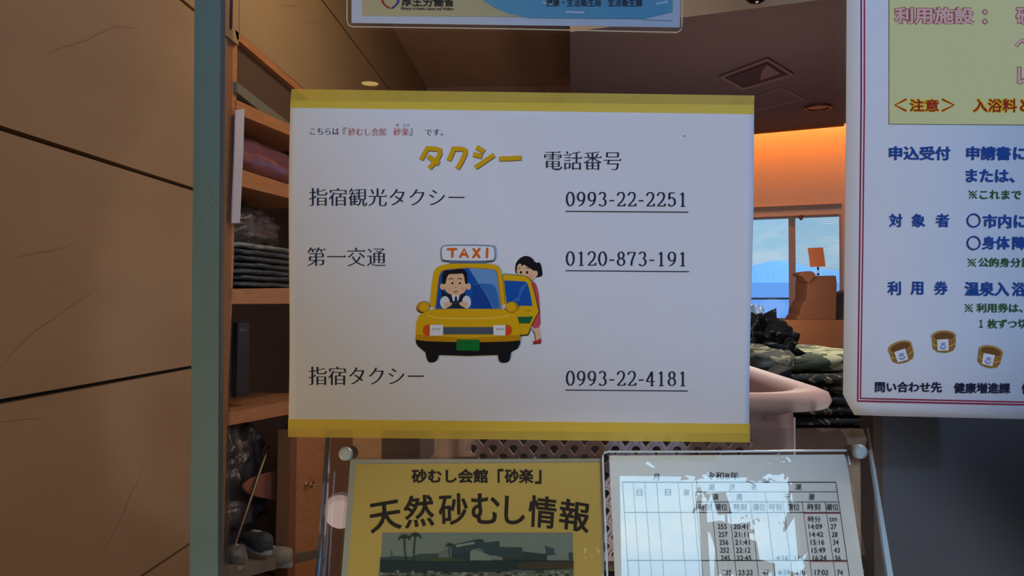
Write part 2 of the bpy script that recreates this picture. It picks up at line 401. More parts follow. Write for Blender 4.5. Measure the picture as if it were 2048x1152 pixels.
# far wall, turned about twenty degrees, with the sea window; a mirrored view built solid behind the glass
th = math.radians(20)
FW = Plane((1.86, 5.35, 0), (math.sin(th), math.cos(th), 0))
ux = Vector((math.cos(th), -math.sin(th), 0)); uy = Vector((math.sin(th), math.cos(th), 0))
FWo = Vector((1.86, 5.35, 0))
def fw(px, py):
    q = FW.at(px, py) - FWo; return q.dot(ux), q.z
def fpt(a, z, d=0.0): return FWo + ux * a + Vector((0, 0, z)) + uy * d
wa0 = fw(1330, 500)[0]; wa1 = fw(1684, 500)[0]; wz1 = fw(1600, 431)[1]; wz0 = fw(1600, 652)[1]
orange = mat('wall_orange', (228, 196, 172), .55, spec=.3, var=.03, scale=2)
g = G(); A0, A1 = -1.35, 1.0
for (a0, a1, z0, z1) in ((A0, wa0, 0, ZC), (wa1, A1, 0, ZC), (wa0, wa1, 0, wz0), (wa0, wa1, wz1, ZC)):
    g.prism([fpt(a0, z0), fpt(a1, z0), fpt(a1, z1), fpt(a0, z1)], uy * .12)
tag(g.out('wall_far', orange), kind='structure')
wfr = mat('window_frame_brown', (196, 158, 144), .5)
w1 = tag(G().prism([fpt(wa0, wz1 - .012, .02), fpt(wa1, wz1 - .012, .02), fpt(wa1, wz1 + .075, -.012), fpt(wa0, wz1 + .075, -.012)], uy * .06).out('window_1', wfr), kind='structure')
mu0 = fw(1577, 520)[0]; mu1 = fw(1590, 520)[0]
G().prism([fpt(mu0, wz0, .02), fpt(mu1, wz0, .02), fpt(mu1, wz1, .02), fpt(mu0, wz1, .02)], uy * .06).out('mullion', wfr, w1)
G().prism([fpt(wa1 - .018, wz0, .0), fpt(wa1, wz0, .0), fpt(wa1, wz1, .0), fpt(wa1 - .018, wz1, .0)], uy * .08).out('jamb', wfr, w1)
G().prism([fpt(wa0, wz0, .07), fpt(wa1, wz0, .07), fpt(wa1, wz1, .07), fpt(wa0, wz1, .07)], uy * .006).out('pane', clear('window_glass', .15, (244, 250, 252)), w1)
blg = G()
for k in range(34):                                # fine cords of the see-through blind in the right-hand light
    z = wz1 - .012 - k * (wz1 - wz0) / 58
    blg.prism([fpt(mu1, z, .03), fpt(wa1 - .018, z, .03), fpt(wa1 - .018, z - .0016, .03), fpt(mu1, z - .0016, .03)], uy * .001)
blind = tag(blg.out('roller_blind', mat('blind_grey', (222, 228, 234), .8)), 'sheer finely lined blind covering the right half of the sea window', 'blind')
# dropped brown ceiling with a beige front
BP = Plane((0, 0, Z0 + 1.207), (0, 0, 1))
bpoly = [BP.at(1140, 64), BP.at(1365, 35), BP.at(1640, 0), BP.at(1900, -34)]
far = [BP.at(1900, 232), BP.at(1690, 247), BP.at(1505, 264), BP.at(1142, 297)]
g = G(); g.add(bpoly + far, [tuple(range(8))], 0)
up = Vector((0, 0, ZC - Z0 - 1.207)); pts = bpoly + far
thick = [.06] * 8
for i in range(3): g.add([pts[i], pts[i + 1], pts[i + 1] + up, pts[i] + up], [(0, 1, 2, 3)], 1)
g.add([pts[7], pts[0], pts[0] + up, pts[7] + up], [(0, 1, 2, 3)], 0)
lp = Vector((0, 0, .05))
for i in (4, 5, 6): g.add([pts[i], pts[i + 1], pts[i + 1] + lp, pts[i] + lp], [(0, 1, 2, 3)], 0)
g.add([p + lp for p in pts], [tuple(range(8))], 0)
tag(g.out('ceiling_dropped', [brown, beige]), kind='structure')
tag(G().prism([far[1] + Vector((0, .012, -.012)), far[2] + Vector((0, .012, -.012)), far[2] + Vector((0, .012, .03)), far[1] + Vector((0, .012, .03))], (0, .02, 0)).out('trim_2', mat('trim_wood', (190, 112, 60), .6)), kind='structure')
# light in the cove between the dropped ceiling and the far wall
c0 = (far[1] + far[2]) / 2
cl = lamp('cove_light', 'AREA', c0 + uy * .16 + Vector((0, 0, .24)), c0 + uy * .42 + Vector((0, 0, -.5)), 14.0, (1.0, .30, .055), size=1.9, size_y=.06)
cl.data.shape = 'RECTANGLE'
cl.rotation_euler = Matrix((ux, (-(uy * .25 + Vector((0, 0, -.66))).normalized()).cross(ux), -(uy * .25 + Vector((0, 0, -.66))).normalized())).transposed().to_euler()
# sea and far shore outside
seam = mat('sea_blue', (122, 148, 186), .35, var=.16, scale=.6, stretch=(.4, 2.5, 1), bump=.3)
SD = 62
tag(obj('sea', [at(1150, 700, 9.0), at(2050, 700, 9.0), at(2050, 563, SD), at(1150, 567, SD)], [(0, 1, 2, 3)], seam), kind='structure')
hp = []
for k in range(61):
    x = 1250 + k * 12; hp.append((x, 540 - 7 * math.sin((x - 1440) / 70) - 12 * math.exp(-((x - 1560) / 50) ** 2) - 2 * noise.noise((x * .05, 0, 0))))
g = G(); vs = [at(x, y, SD + 6) for x, y in hp] + [at(x, 574, SD - 1) for x, y in hp]
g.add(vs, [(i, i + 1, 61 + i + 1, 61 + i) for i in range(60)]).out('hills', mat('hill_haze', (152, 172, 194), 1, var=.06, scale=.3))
tag(bpy.data.objects['hills'], kind='structure')
# the wall behind the camera with the bright entrance window (seen mirrored in the clear stand)
APt = 10.0; AYaw = -2.4
an = Matrix.Rotation(math.radians(AYaw), 3, 'Z') @ Vector((0, -math.cos(math.radians(APt)), math.sin(math.radians(APt))))
AC = Plane((.15, .034, Z0 - .08), an)
def mirror(px, py, y):
    d = ray(px, py); h = AC.at(px, py); r = d - 2 * d.dot(AC.n) * AC.n
    return h + r * ((y - h.y) / r.y)
q = [mirror(1222, 968, YF), mirror(1572, 928, YF), mirror(1626, 1200, YF), mirror(1262, 1200, YF)]
x0 = min(q[0].x, q[3].x); x1 = max(q[1].x, q[2].x); z1 = (q[0].z + q[1].z) / 2; z0 = q[2].z
x0 = (q[0].x + q[3].x) / 2; x1 = (q[1].x + q[2].x) / 2
g = G()
for (a0, a1, b0, b1) in ((RX0 - .6, x0, 0, ZL), (x1, RX1 + .2, 0, ZL), (x0, x1, 0, z0), (x0, x1, z1, ZL)):
    g.box((a0, YF - .12, b0), (a1, YF, b1))
tag(g.out('wall_front', plaster), kind='structure')
m0 = mirror(1398, 1000, YF).x; m1 = mirror(1412, 1000, YF).x
w3 = tag(G().box((x0 - .03, YF - .08, z1), (x1 + .03, YF + .02, z1 + .04)).out('window_2', wfr), kind='structure')
G().box((m0, YF - .07, z0), (m1, YF - .02, z1)).out('mullion', wfr, w3)
YS = YF + .7
def mp_(pts): return [mirror(px, py, YS) for px, py in pts]
dk = mat('dark_brown', (70, 52, 42), .8)
s1 = empty('sign_stand', mirror(1460, 1150, YS), 'dark sign stand against the bright window, mirrored in the tide table', 'sign stand')
G().prism(mp_([(1422, 986), (1450, 984), (1463, 1026), (1436, 1029)]), (0, -.02, 0)).out('board', dk, s1)
G().prism(mp_([(1449, 1028), (1453, 1028), (1455, 1052), (1451, 1052)]), (0, -.02, 0)).out('stem', dk, s1)
G().prism(mp_([(1415, 1044), (1440, 1040), (1462, 1048), (1490, 1046), (1500, 1078), (1512, 1082), (1518, 1118), (1548, 1126), (1552, 1190), (1440, 1190), (1442, 1090), (1432, 1058)]), (0, -.3, 0)).out('plinth', dk, s1)
# ================================================================== GLASS DOOR WITH THE NOTICES
gz0, gz1 = 0.02, ZL
GL = Plane((0, 0, Z0), (0, -1, 0))
GF = -0.003                                         # front face of the glass
def gx(px): return GL.at(px, 576).x
gxa = gx(441); door = tag(G().box((gxa, GF, gz0), (RX1 - .02, .003, gz1)).out('door_1', clear('door_glass', .75, (247, 250, 249))), kind='structure')
FP = Plane((0, GF, Z0), (0, -1, 0))
def gl(px, py, off=0.0): return FP.at(px, py, off)
teal = mat('edge_teal', (104, 142, 156), .55, var=.06, scale=14, stretch=(3, 3, .5))
ea, eb = gl(388, 0), gl(378, 1152); ec, ed = gl(443, 0), gl(437, 1152)
def ext(a, b_, z): return a + (b_ - a) * ((z - a.z) / (b_.z - a.z))
zz0, zz1 = Z0 - .6, Z0 + .6
G().prism([ext(ea, eb, zz0), ext(ec, ed, zz0), ext(ec, ed, zz1), ext(ea, eb, zz1)], (0, .007, 0)).out('edge_strip', teal, door, bevel=.0008)
scr = G()
for a, c in (((410, 361), (434, 418)), ((434, 418), (440, 420)), ((399, 455), (403, 440)), ((415, 130), (420, 110))):
    A, B = gl(*a, .0003), gl(*c, .0003); wv = Vector((.00022, 0, .0001)); scr.add([A - wv, A + wv, B + wv, B - wv], [(0, 1, 2, 3)])
scr.out('scratch', mat('scratch_pale', (150, 170, 164), .6), door)
sa, sb, sc_, sd = gl(443, 0), gl(437, 1152), gl(467, 0), gl(459, 1152)
dv = Vector((0, -.0008, 0)); G().add([ext(sa, sb, zz0) + dv, ext(sc_, sd, zz0) + dv, ext(sc_, sd, zz1) + dv, ext(sa, sb, zz1) + dv], [(0, 1, 2, 3)]).out('edge_seal', clear('seal_clear', .25, (215, 205, 200), haze=.13, haze_col=(150, 140, 140)), door)
la, lb, lc, ld = gl(464, 0), gl(462, 60), gl(466, 0), gl(464, 60)
G().prism([lb, ld, ext(lc, ld, gz1), ext(la, lb, gz1)], (0, -.003, 0)).out('edge_line', mat('seal_dark', (52, 42, 38), .5), door)
paper = mat('paper_white', (232, 234, 238), .8, spec=.1, var=.012, scale=40)
NAVY = (38, 44, 66)
# ------------------------------------------------------------------ taxi notice
def curl(px, py):
    r = max(0, (px - 1435) / 70.0); l = max(0, (640 - px) / 60.0)
    wob = .5 + .5 * math.sin(py / 90.0 + 1.0)
    return .0011 * r * r * (.6 + .6 * wob) * (1 if 215 < py < 850 else .7) + .0006 * l * l * wob
def quadmap(c, u, v):                               # c = TL, TR, BR, BL
    return tuple((c[0][i] * (1 - u) + c[1][i] * u) * (1 - v) + (c[3][i] * (1 - u) + c[2][i] * u) * v for i in (0, 1))
def grid_sheet(name, corners, nx, ny, surf, m, parent, off=0.0, edge=None, th=.0002):
    vs = []; fs = []
    for j in range(ny + 1):
        for i in range(nx + 1):
            x, y = quadmap(corners, i / nx, j / ny)
            if edge: x, y = edge(i / nx, j / ny, x, y)
            vs.append(surf(x, y, off))
    for j in range(ny):
        for i in range(nx): fs.append((j * (nx + 1) + i, j * (nx + 1) + i + 1, (j + 1) * (nx + 1) + i + 1, (j + 1) * (nx + 1) + i))
    return obj(name, vs, fs, m, parent, smooth=True, solid=th)
tn = empty('taxi_notice', gl(1040, 870), 'white taxi phone number notice taped to the glass with yellow tape', 'notice')
def ts(x, y, o=0.0): return FP.at(x, y, o + .0012 + curl(x, y))
def ts_edge(u, v, x, y):
    if u > .98: x += 2.2 * math.sin(v * 5 + .4)
    if u < .02: x += -2.0 * math.sin(v * 6.0)
    return x, y
grid_sheet('sheet', [(581, 201), (1507, 210), (1500, 866), (576, 859)], 60, 24, ts, paper, tn, 0, ts_edge)
tapem = bpy.data.materials.new('tape_yellow'); tapem.use_nodes = True
t = tapem.node_tree; p = t.nodes['Principled BSDF']; p.inputs['Base Color'].default_value = lin((255, 226, 92)); p.inputs['Roughness'].default_value = .55
tr_ = N(t, 'ShaderNodeBsdfTransparent'); tr_.inputs[0].default_value = lin((255, 238, 120)); mxs = N(t, 'ShaderNodeMixShader'); mxs.inputs[0].default_value = .42
nz = N(t, 'ShaderNodeTexNoise'); nz.inputs['Scale'].default_value = 60; mr = N(t, 'ShaderNodeMapRange'); mr.inputs[3].default_value = .40; mr.inputs[4].default_value = .56
tcx = N(t, 'ShaderNodeTexCoord'); t.links.new(tcx.outputs['Object'], nz.inputs['Vector']); t.links.new(nz.outputs[0], mr.inputs[0]); t.links.new(mr.outputs[0], mxs.inputs[0])
t.links.new(p.outputs[0], mxs.inputs[1]); t.links.new(tr_.outputs[0], mxs.inputs[2]); t.links.new(mxs.outputs[0], t.nodes['Material Output'].inputs[0])
grid_sheet('tape', [(583, 178), (1509, 191), (1507, 228), (580, 215)], 60, 3, ts, tapem, tn, .0004, th=0)
grid_sheet('tape', [(576, 838), (1500, 848), (1500, 885), (576, 874)], 60, 3, ts, tapem, tn, .0004, th=0)
P = Print(ts)
P.mincho('こちらは', 620, 256, 678, 269, NAVY, .3); P.text('『', 686, 255, 693, 268, NAVY, 0)
P.text('』', 819, 257, 825, 271, NAVY, 0); P.mincho('です。', 850, 258, 886, 271, NAVY, .3)
P.mincho('サ', 791, 247.5, 798, 254, NAVY, 0); P.mincho('ラク', 805, 247.5, 819, 254, NAVY, 0)
P.mincho('砂むし会館', 696, 256, 772, 271, (196, 84, 78), .3); P.mincho('砂楽', 787, 256, 817.5, 271, (196, 84, 78), 0)
P.out('greeting_lettering', tn)
k = lambda x, y: (600 + x * .2246, 220 + y * .2247)
Tb = [[(1143, 325), (1078, 440)], [(1128, 342), (1215, 346), (1244, 356), (1246, 385), (1228, 425), (1190, 475), (1152, 516)], [(1140, 408), (1185, 445), (1238, 478)],
      [(1375, 328), (1325, 448)], [(1362, 344), (1440, 346), (1470, 356), (1470, 385), (1450, 432), (1420, 490), (1398, 520)],
      [(1572, 328), (1640, 372)], [(1542, 394), (1622, 412)], [(1562, 510), (1640, 458), (1728, 398)], [(1774, 432), (1870, 431), (1970, 424)]]
P.T = k
for q in Tb: P.stroke([(x + 4, y + 5) for x, y in q], 42, (96, 92, 78), lay=1)
for q in Tb: P.stroke(q, 40, (226, 176, 16), lay=2)
P.T = lambda x, y: (x, y); P.out('heading_lettering', tn)
P.mincho('電話番号', 1088.6, 301.7, 1243, 340, NAVY); P.out('heading_lettering', tn)
for s, bx in (('指宿観光タクシー', (618, 376, 929, 412)), ('第一交通', (614.5, 494.5, 771, 532)), ('指宿タクシー', (617, 733, 847, 770))):
    P.mincho(s, *bx, NAVY if bx[1] < 700 else (40, 40, 50)); P.out('company_lettering', tn)
for s, y0, y1, yl, xr in (('0993-22-2251', 383.5, 412.5, 423.3, 1376.5), ('0120-873-191', 502.5, 531.5, 542.2, 1378), ('0993-22-4181', 741.5, 771.5, 781, 1376)):
    numerals(P, s, 1132, y0, 1374, y1, NAVY); P.stroke([(1131, yl - .8), (xr, yl + 1)], 1.9, NAVY); P.out('phone_number_lettering', tn)
P.ell(1369, 272, 1.2, 1.2, (60, 60, 70)); P.out('speck', tn)
# taxi picture
P.T = lambda x, y: (800 + x * .24298, 470 + y * .24306)
YL, YD, BK, SK = (232, 182, 14), (204, 146, 10), (26, 24, 26), (238, 196, 152)
BL1, BL2, BL3 = (22, 88, 176), (112, 160, 212), (58, 116, 190)
R = lambda pts: pts
# woman behind the open door
P.poly([(1088, 372), (1122, 404), (1143, 480), (1152, 600), (1160, 770), (1080, 768), (1075, 600), (1080, 450)], (214, 84, 92), 1, 1)
P.poly([(1102, 764), (1152, 764), (1158, 868), (1118, 872), (1116, 830)], SK, 1, 2); P.stroke([(1082, 770), (1108, 812), (1116, 862)], 5, BK, 3)
P.poly([(1094, 872), (1125, 866), (1160, 850), (1164, 888), (1100, 898)], (206, 50, 62), 0, 3); P.stroke([(1096, 896), (1160, 889)], 7, BK, 4)
P.poly([(952, 330), (946, 250), (975, 196), (1030, 168), (1085, 184), (1118, 232), (1150, 222), (1166, 262), (1176, 338), (1142, 346), (1112, 352), (1094, 384), (1070, 350)], BK, 1, 1)
P.poly([(958, 328), (966, 236), (1004, 236), (1052, 262), (1098, 292), (1132, 296), (1134, 332), (1104, 362), (1086, 380), (1050, 345), (1000, 330)], SK, 1, 2)
P.poly([(958, 258), (972, 214), (1030, 200), (1100, 240), (1106, 296), (1060, 268), (1020, 236), (1006, 260), (990, 228)], BK, 0, 3)
for ex in (995, 1046): P.ell(ex, 308, 9, 12, BK, 14, 4)
P.stroke([(972, 276), (994, 270)], 5, BK, 4); P.stroke([(1040, 268), (1064, 272)], 5, BK, 4); P.ell(1078, 338, 20, 12, (240, 170, 140), 14, 3)
# open rear door
P.poly([(846, 318), (900, 322), (1030, 334), (1076, 362), (1104, 450), (1148, 632), (1112, 690), (1080, 760), (1058, 826), (990, 832), (960, 700), (875, 620)], BK, 0, 4)
P.poly([(846, 322), (900, 326), (1030, 338), (1072, 366), (1100, 452), (1142, 632), (1106, 690), (1074, 760), (1052, 816), (990, 822), (960, 700), (875, 620)], YL, 0, 5)
P.poly([(856, 374), (1030, 382), (1050, 400), (1070, 470), (1090, 584), (882, 580), (868, 480)], BL1, 0, 6)
P.poly([(910, 550), (975, 505), (985, 440), (1036, 392), (1046, 406), (1000, 480), (985, 540), (905, 575)], BL3, 0, 7)
P.poly([(968, 674), (1096, 670), (1068, 728), (984, 728)], (24, 104, 62), 0, 6); P.stroke([(1030, 622), (1080, 622)], 9, YD, 6)
# cabin
P.poly([(240, 640), (262, 400), (278, 300), (308, 256), (390, 238), (560, 226), (720, 234), (795, 246), (828, 280), (842, 340), (872, 640)], YL, 1, 6)
P.poly([(286, 612), (316, 340), (340, 292), (400, 278), (560, 266), (700, 272), (785, 282), (806, 316), (838, 614)], (214, 138, 30), 0, 7)
P.poly([(294, 605), (324, 340), (346, 297), (400, 284), (560, 272), (700, 278), (780, 288), (798, 318), (829, 608)], BL1, 0, 8)
P.poly([(566, 274), (700, 279), (779, 289), (796, 318), (828, 607), (764, 604), (720, 510), (640, 390)], BL2, 0, 9)
P.poly([(598, 412), (640, 400), (740, 402), (782, 420), (800, 470), (820, 600), (772, 600), (720, 500), (652, 402), (620, 412)], BL3, 0, 10)
P.poly([(598, 415), (650, 404), (716, 504), (762, 600), (600, 600)], (18, 72, 156), 0, 10)
# driver
P.poly([(340, 448), (372, 476), (432, 490), (490, 490), (530, 476), (566, 520), (570, 600), (345, 600)], (30, 40, 62), 0, 11)
P.ell(370, 555, 40, 52, (226, 228, 232), 20, 12); P.ell(548, 552, 36, 54, (226, 228, 232), 20, 12)
P.poly([(422, 484), (494, 484), (474, 560), (440, 560)], (232, 234, 238), 0, 12); P.poly([(452, 506), (468, 506), (472, 548), (460, 560), (448, 548)], (40, 44, 60), 0, 13)
P.poly([(384, 604), (428, 548), (460, 536), (492, 548), (536, 604), (512, 604), (480, 566), (440, 566), (408, 604)], (52, 58, 74), 0, 14)
P.poly([(352, 562), (394, 548), (432, 560), (420, 582), (372, 604)], SK, 1, 15); P.poly([(562, 562), (520, 546), (484, 558), (496, 580), (546, 604)], SK, 1, 15)
P.ell(352, 424, 22, 28, SK, 16, 12); P.ell(564, 424, 20, 28, SK, 16, 12)
P.poly([(362, 330), (420, 300), (500, 298), (548, 330), (552, 440), (520, 484), (458, 500), (396, 484), (360, 440)], SK, 2, 13)
P.poly([(346, 402), (350, 330), (366, 290), (420, 292), (480, 276), (530, 286), (552, 320), (552, 404), (536, 400), (528, 340), (516, 316), (462, 320), (404, 322), (388, 344), (372, 404)], BK, 0, 14)
for ex in (431, 492): P.ell(ex, 397, 8, 9, BK, 14, 15)
P.stroke([(402, 366), (420, 356), (438, 364)], 6, BK, 15); P.stroke([(476, 362), (492, 356), (508, 366)], 6, BK, 15)
P.stroke([(452, 424), (460, 436), (454, 440)], 4, (196, 130, 96), 15); P.stroke([(440, 462), (458, 472), (476, 460)], 6, (150, 60, 50), 15, 1)
P.ell(404, 440, 16, 11, (244, 176, 142), 14, 14); P.ell(514, 440, 16, 11, (244, 176, 142), 14, 14)
# mirrors, tyres, bumper, bonnet
P.ell(188, 598, 52, 46, BK, 24, 6); P.ell(192, 590, 52, 44, YD, 24, 7); P.ell(200, 592, 40, 38, YL, 20, 8)
P.poly([(205, 930), (325, 930), (318, 985), (306, 1036), (266, 1052), (232, 1046), (214, 1000)], BK, 1, 6)
P.poly([(800, 930), (918, 930), (910, 1000), (898, 1044), (852, 1055), (816, 1044), (804, 985)], BK, 1, 6)
P.poly([(128, 850), (990, 850), (986, 900), (968, 936), (916, 962), (800, 988), (560, 996), (320, 988), (204, 962), (150, 918), (132, 890)], BK, 0, 7)
P.poly([(128, 862), (136, 720), (152, 668), (190, 640), (250, 616), (560, 608), (860, 612), (926, 636), (962, 668), (980, 720), (992, 866), (900, 876), (560, 884), (220, 874)], YL, 0, 8)
P.poly([(128, 862), (131, 820), (560, 850), (990, 822), (992, 866), (900, 876), (560, 884), (220, 874)], YD, 0, 9)
P.stroke([(225, 660), (300, 682), (560, 690), (820, 682), (905, 660)], 11, (246, 208, 80), 9, 2)
P.ell(922, 592, 50, 44, YD, 24, 16); P.ell(914, 592, 40, 38, YL, 20, 17)
P.poly([(250, 736), (214, 738), (190, 762), (188, 800), (208, 828), (250, 830)], (226, 84, 34), 1, 10); P.poly([(862, 738), (900, 740), (922, 766), (922, 798), (904, 826), (862, 828)], (226, 84, 34), 1, 10)
P.poly([(344, 758), (776, 758), (776, 818), (344, 818)], (84, 94, 106), 0, 10)
P.poly([(246, 740), (350, 736), (356, 760), (354, 826), (246, 830)], (240, 240, 240), 0, 11); P.poly([(768, 742), (868, 740), (868, 826), (770, 824)], (240, 240, 240), 0, 11)
for xx in (262, 788):
    P.poly([(xx, 766), (xx + 72, 766), (xx + 66, 786), (xx + 40, 776), (xx + 8, 790)], (196, 200, 206), 0, 12)
P.poly([(466, 860), (655, 862), (654, 953), (463, 950)], (20, 122, 52), 0, 10); P.stroke([(490, 890), (630, 892)], 3, (16, 96, 42), 11)
# roof sign
P.poly([(404, 208), (716, 208), (708, 234), (412, 234)], (92, 116, 150), 0, 7)
def rr(x0, y0, x1, y1, r): return smooth2([(x0 + r, y0 - 4), (x1 - r, y0), (x1, y0 + r), (x1 + 3, y1 - r), (x1 - r, y1), (x0 + r, y1 - 3), (x0 + 3, y1 - r), (x0, y0 + r)], 2)
P.poly(rr(334, 86, 786, 228, 26), (44, 52, 64), 0, 7); P.poly(rr(334, 82, 786, 218, 24), (128, 146, 156), 0, 8); P.poly(rr(343, 91, 776, 211, 20), (236, 240, 246), 0, 9)
OR = (226, 112, 30)
for q in ([(394, 118), (462, 116)], [(432, 118), (430, 178)], [(496, 180), (528, 114), (556, 180)], [(512, 160), (546, 160)], [(607, 116), (652, 182)], [(654, 114), (604, 182)], [(718, 114), (714, 182)]):
    P.stroke(q, 21, OR, 10, cap=True)
P.out('taxi_print', tn)
# ------------------------------------------------------------------ laminated poster above
tp = empty('laminated_poster', gl(1030, 60), 'laminated white-bordered poster with beige and blue print above the taxi notice', 'poster')
film = clear('laminate_film', 1.3, (250, 250, 250), ripple=.10, rscale=90, haze=.02, haze_col=(200, 195, 185))
def s1f(x, y, o=0.0): return FP.at(x, y, o + .0012)
def flat(name, pts, surf, off, m, parent, th=.0003):
    return obj(name, [surf(x, y, off) for x, y in pts], [tuple(range(len(pts)))], m, parent, solid=th)
flat('sheet', [(704, -420), (1362, -420), (1360, 55), (703, 46)], s1f, 0, paper, tp)
P = Print(s1f)
P.poly([(726, -410), (1346, -410), (1346, 36), (724, 31)], (226, 206, 150))
P.poly([(930, -200), (938, -60), (965, 0), (990, 16), (1020, 28), (1060, 36), (1290, 37.5), (1345, 24), (1346, -200)], (118, 186, 210), 0, 2)
P.poly([(1285, 39), (1347, 25), (1347, 41)], (232, 234, 238), 0, 3)
P.out('picture_print', tp)
P.text('厚生労働省', 803, -9, 908, 13, (30, 28, 32), .028, .02, 1, 3); P.out('name_lettering', tp); P.text('Ministry of Health, Labour and Welfare', 802, 14, 907, 21, (50, 45, 45), .02, .02, 1, 3)
P.out('subtitle_lettering', tp); P.text('健康・生活衛生局', 1092, -4, 1202, 13, (28, 44, 66), .024, .016, .5, 3); P.out('bureau_lettering', tp); P.text('生活衛生課', 1216, -3, 1285, 13, (28, 44, 66), .024, .016, .3, 3); P.out('division_lettering', tp)
P.stroke([(764, -14), (763, -2), (768, 9), (780, 17)], 0, (196, 56, 62), 3, 2, nib=(4.5, 2.6)); P.stroke([(797, -14), (798, -2), (794, 9), (783, 17)], 0, (58, 60, 150), 3, 2, nib=(4.5, 2.6)); P.out('logo_print', tp)
P.stroke([(1132, 23.5), (1169, 25)], 4, (226, 238, 242), 3); P.out('wave_print', tp); P.stroke([(1312, 8), (1336, 3)], 4, (226, 238, 242), 3); P.out('wave_print', tp); P.stroke([(1084, 4), (1104, 9)], 4, (200, 224, 234), 3); P.out('wave_print', tp)
lam = [(694, -425), (1367, -425), (1364, 50), (1362, 60), (1354, 65), (1030, 58), (705, 53.5), (697, 50), (694, 40)]
flat('laminate', lam, s1f, .0014, film, tp, .0002)
P = Print(s1f); rim = mat('laminate_rim', (214, 200, 170), .35, spec=.6)
rg = G(); rg.tube([s1f(x, y, .0014) for x, y in lam[1:] + [(694, -425)]], .0004, 6); rg.out('laminate_edge', rim, tp)
# ------------------------------------------------------------------ bath ticket poster at right
bp = empty('bath_poster', gl(1900, 834), 'white poster with red double border and blue text at right on the glass', 'poster')
def s2f(x, y, o=0.0): return FP.at(x, y, o + .0012 + .004 * max(0, (1760 - x) / 74) ** 2 * .35)
ptsL = [(1695, -400), (1692, 250), (1689, 520), (1686, 788)]
vs = [s2f(x, y) for x, y in ptsL] + [s2f(1697, 810), s2f(1709, 830)] + [s2f(1740, y) for y in (-400, 250, 520, 788, 810, 831)] + [s2f(1770, y) for y in (-400, 250, 520, 788, 810, 832)] + [s2f(2120, y) for y in (-400, 250, 520, 788, 810, 840)]
obj('sheet', vs, [(c * 6 + r, c * 6 + r + 1, (c + 1) * 6 + r + 1, (c + 1) * 6 + r) for c in range(3) for r in range(5)], paper, bp, smooth=True, solid=.0003)
P = Print(s2f); RD = (158, 44, 74)
for dx, w in ((0, 3), (6.5, 2.6)):
    P.stroke([(1722.5 + dx, -390), (1722.5 + dx * .98, 200), (1719.5 + dx * .96, 480), (1715.3 + dx * .85, 802.5 - dx * .8)], w, RD)
    P.stroke([(1714 + dx * .85, 802 - dx * .8), (2120, 811 - dx * .8)], w, RD)
P.out('border_print', bp)
P.poly([(1778, -390), (2120, -390), (2120, 250.5), (1777.5, 248.5)], (120, 122, 110)); P.poly([(1779, -390), (2120, -390), (2120, 249.5), (1778.5, 247.5)], (226, 224, 160), 0, 2); P.out('panel_print', bp)
def outl(t, x0, y0, x1, y1, c1, c2, a=.07, b_=.03):
    e = (a - b_) * (y1 - y0)
    P.text(t, x0 - e, y0 - e, x1 + e, y1 + e, c2, a, a, .6, 3); P.text(t, x0, y0, x1, y1, c1, b_, b_, .6, 4)
for t, x0, y0, x1, y1 in (('利用施設', 1789, 14, 1948, 48), ('砂', 2032, 14, 2066, 48), ('ヘ', 2030, 78, 2064, 98), ('レ', 2035, 135, 2064, 168)):
    outl(t, x0, y0, x1, y1, (236, 190, 182), (170, 84, 80), .075, .028)
for cy in (24, 43): P.ell(1970, cy, 5.6, 5.6, (170, 84, 80), 16, 3); P.ell(1970, cy, 3.8, 3.8, (236, 190, 182), 16, 4)
P.out('heading_lettering', bp)
YO = (236, 206, 40)
for t, x0, y0, x1, y1 in (('注意', 1819, 198, 1878, 223), ('入浴料', 1946, 197, 2034, 224), ('と', 2040, 199, 2064, 223)):
    outl(t, x0, y0, x1, y1, (172, 40, 30), YO, .085, .022)
for q in ([(1813, 198), (1790, 210), (1813, 222)], [(1884, 198), (1908, 210), (1884, 222)]):
    P.stroke(q, 6.5, YO, 3); P.stroke(q, 3.2, (172, 40, 30), 4)
P.out('caution_lettering', bp)
BLU = (34, 78, 158)
def bold(t, x0, y0, x1, y1, c=BLU, a=.034): P.text(t, x0, y0, x1, y1, c, a, a * .8, .5, 2)
for a in (('申込受付', 1778, 292, 1901, 320), ('申請書', 1933, 292, 2022, 320), ('に', 2027, 294, 2055, 319), ('または、', 1932, 338, 2030, 365)): bold(*a)
P.out('application_lettering', bp)
for a in (('対', 1778, 427, 1805, 454), ('象', 1823, 427, 1851, 454), ('者', 1871, 427, 1899, 454), ('市内', 1966, 428, 2023, 456), ('に', 2028, 430, 2056, 455), ('身体', 1964, 472, 2020, 499), ('障', 2025, 472, 2054, 499)): bold(*a)
for cy in (441, 486): P.stroke(arc(1947.5, cy, 12.5, 12.8, 0, 360, 30), 3, (40, 60, 140), 2)
P.out('eligibility_lettering', bp)
for a in (('利', 1775, 562, 1802, 590), ('用', 1821, 563, 1847, 590), ('券', 1868, 562, 1896, 590), ('温泉入', 1929, 563, 2019, 592), ('浴', 2024, 564, 2052, 592)): bold(*a)
P.out('ticket_lettering', bp)
GR = (44, 98, 62)
NOTES = (((1946, 389), (('これまで', 1960, 380, 2043, 398),)), ((1944, 525), (('公的身分', 1957, 515, 2042, 534), ('証', 2044, 515, 2064, 534))), ((1938, 616), (('利用券は、', 1953, 606, 2046, 625),)), (None, (('１', 1959, 639, 1966, 655), ('枚ずつ', 1975, 638, 2034, 657), ('切', 2036, 638, 2057, 657))))
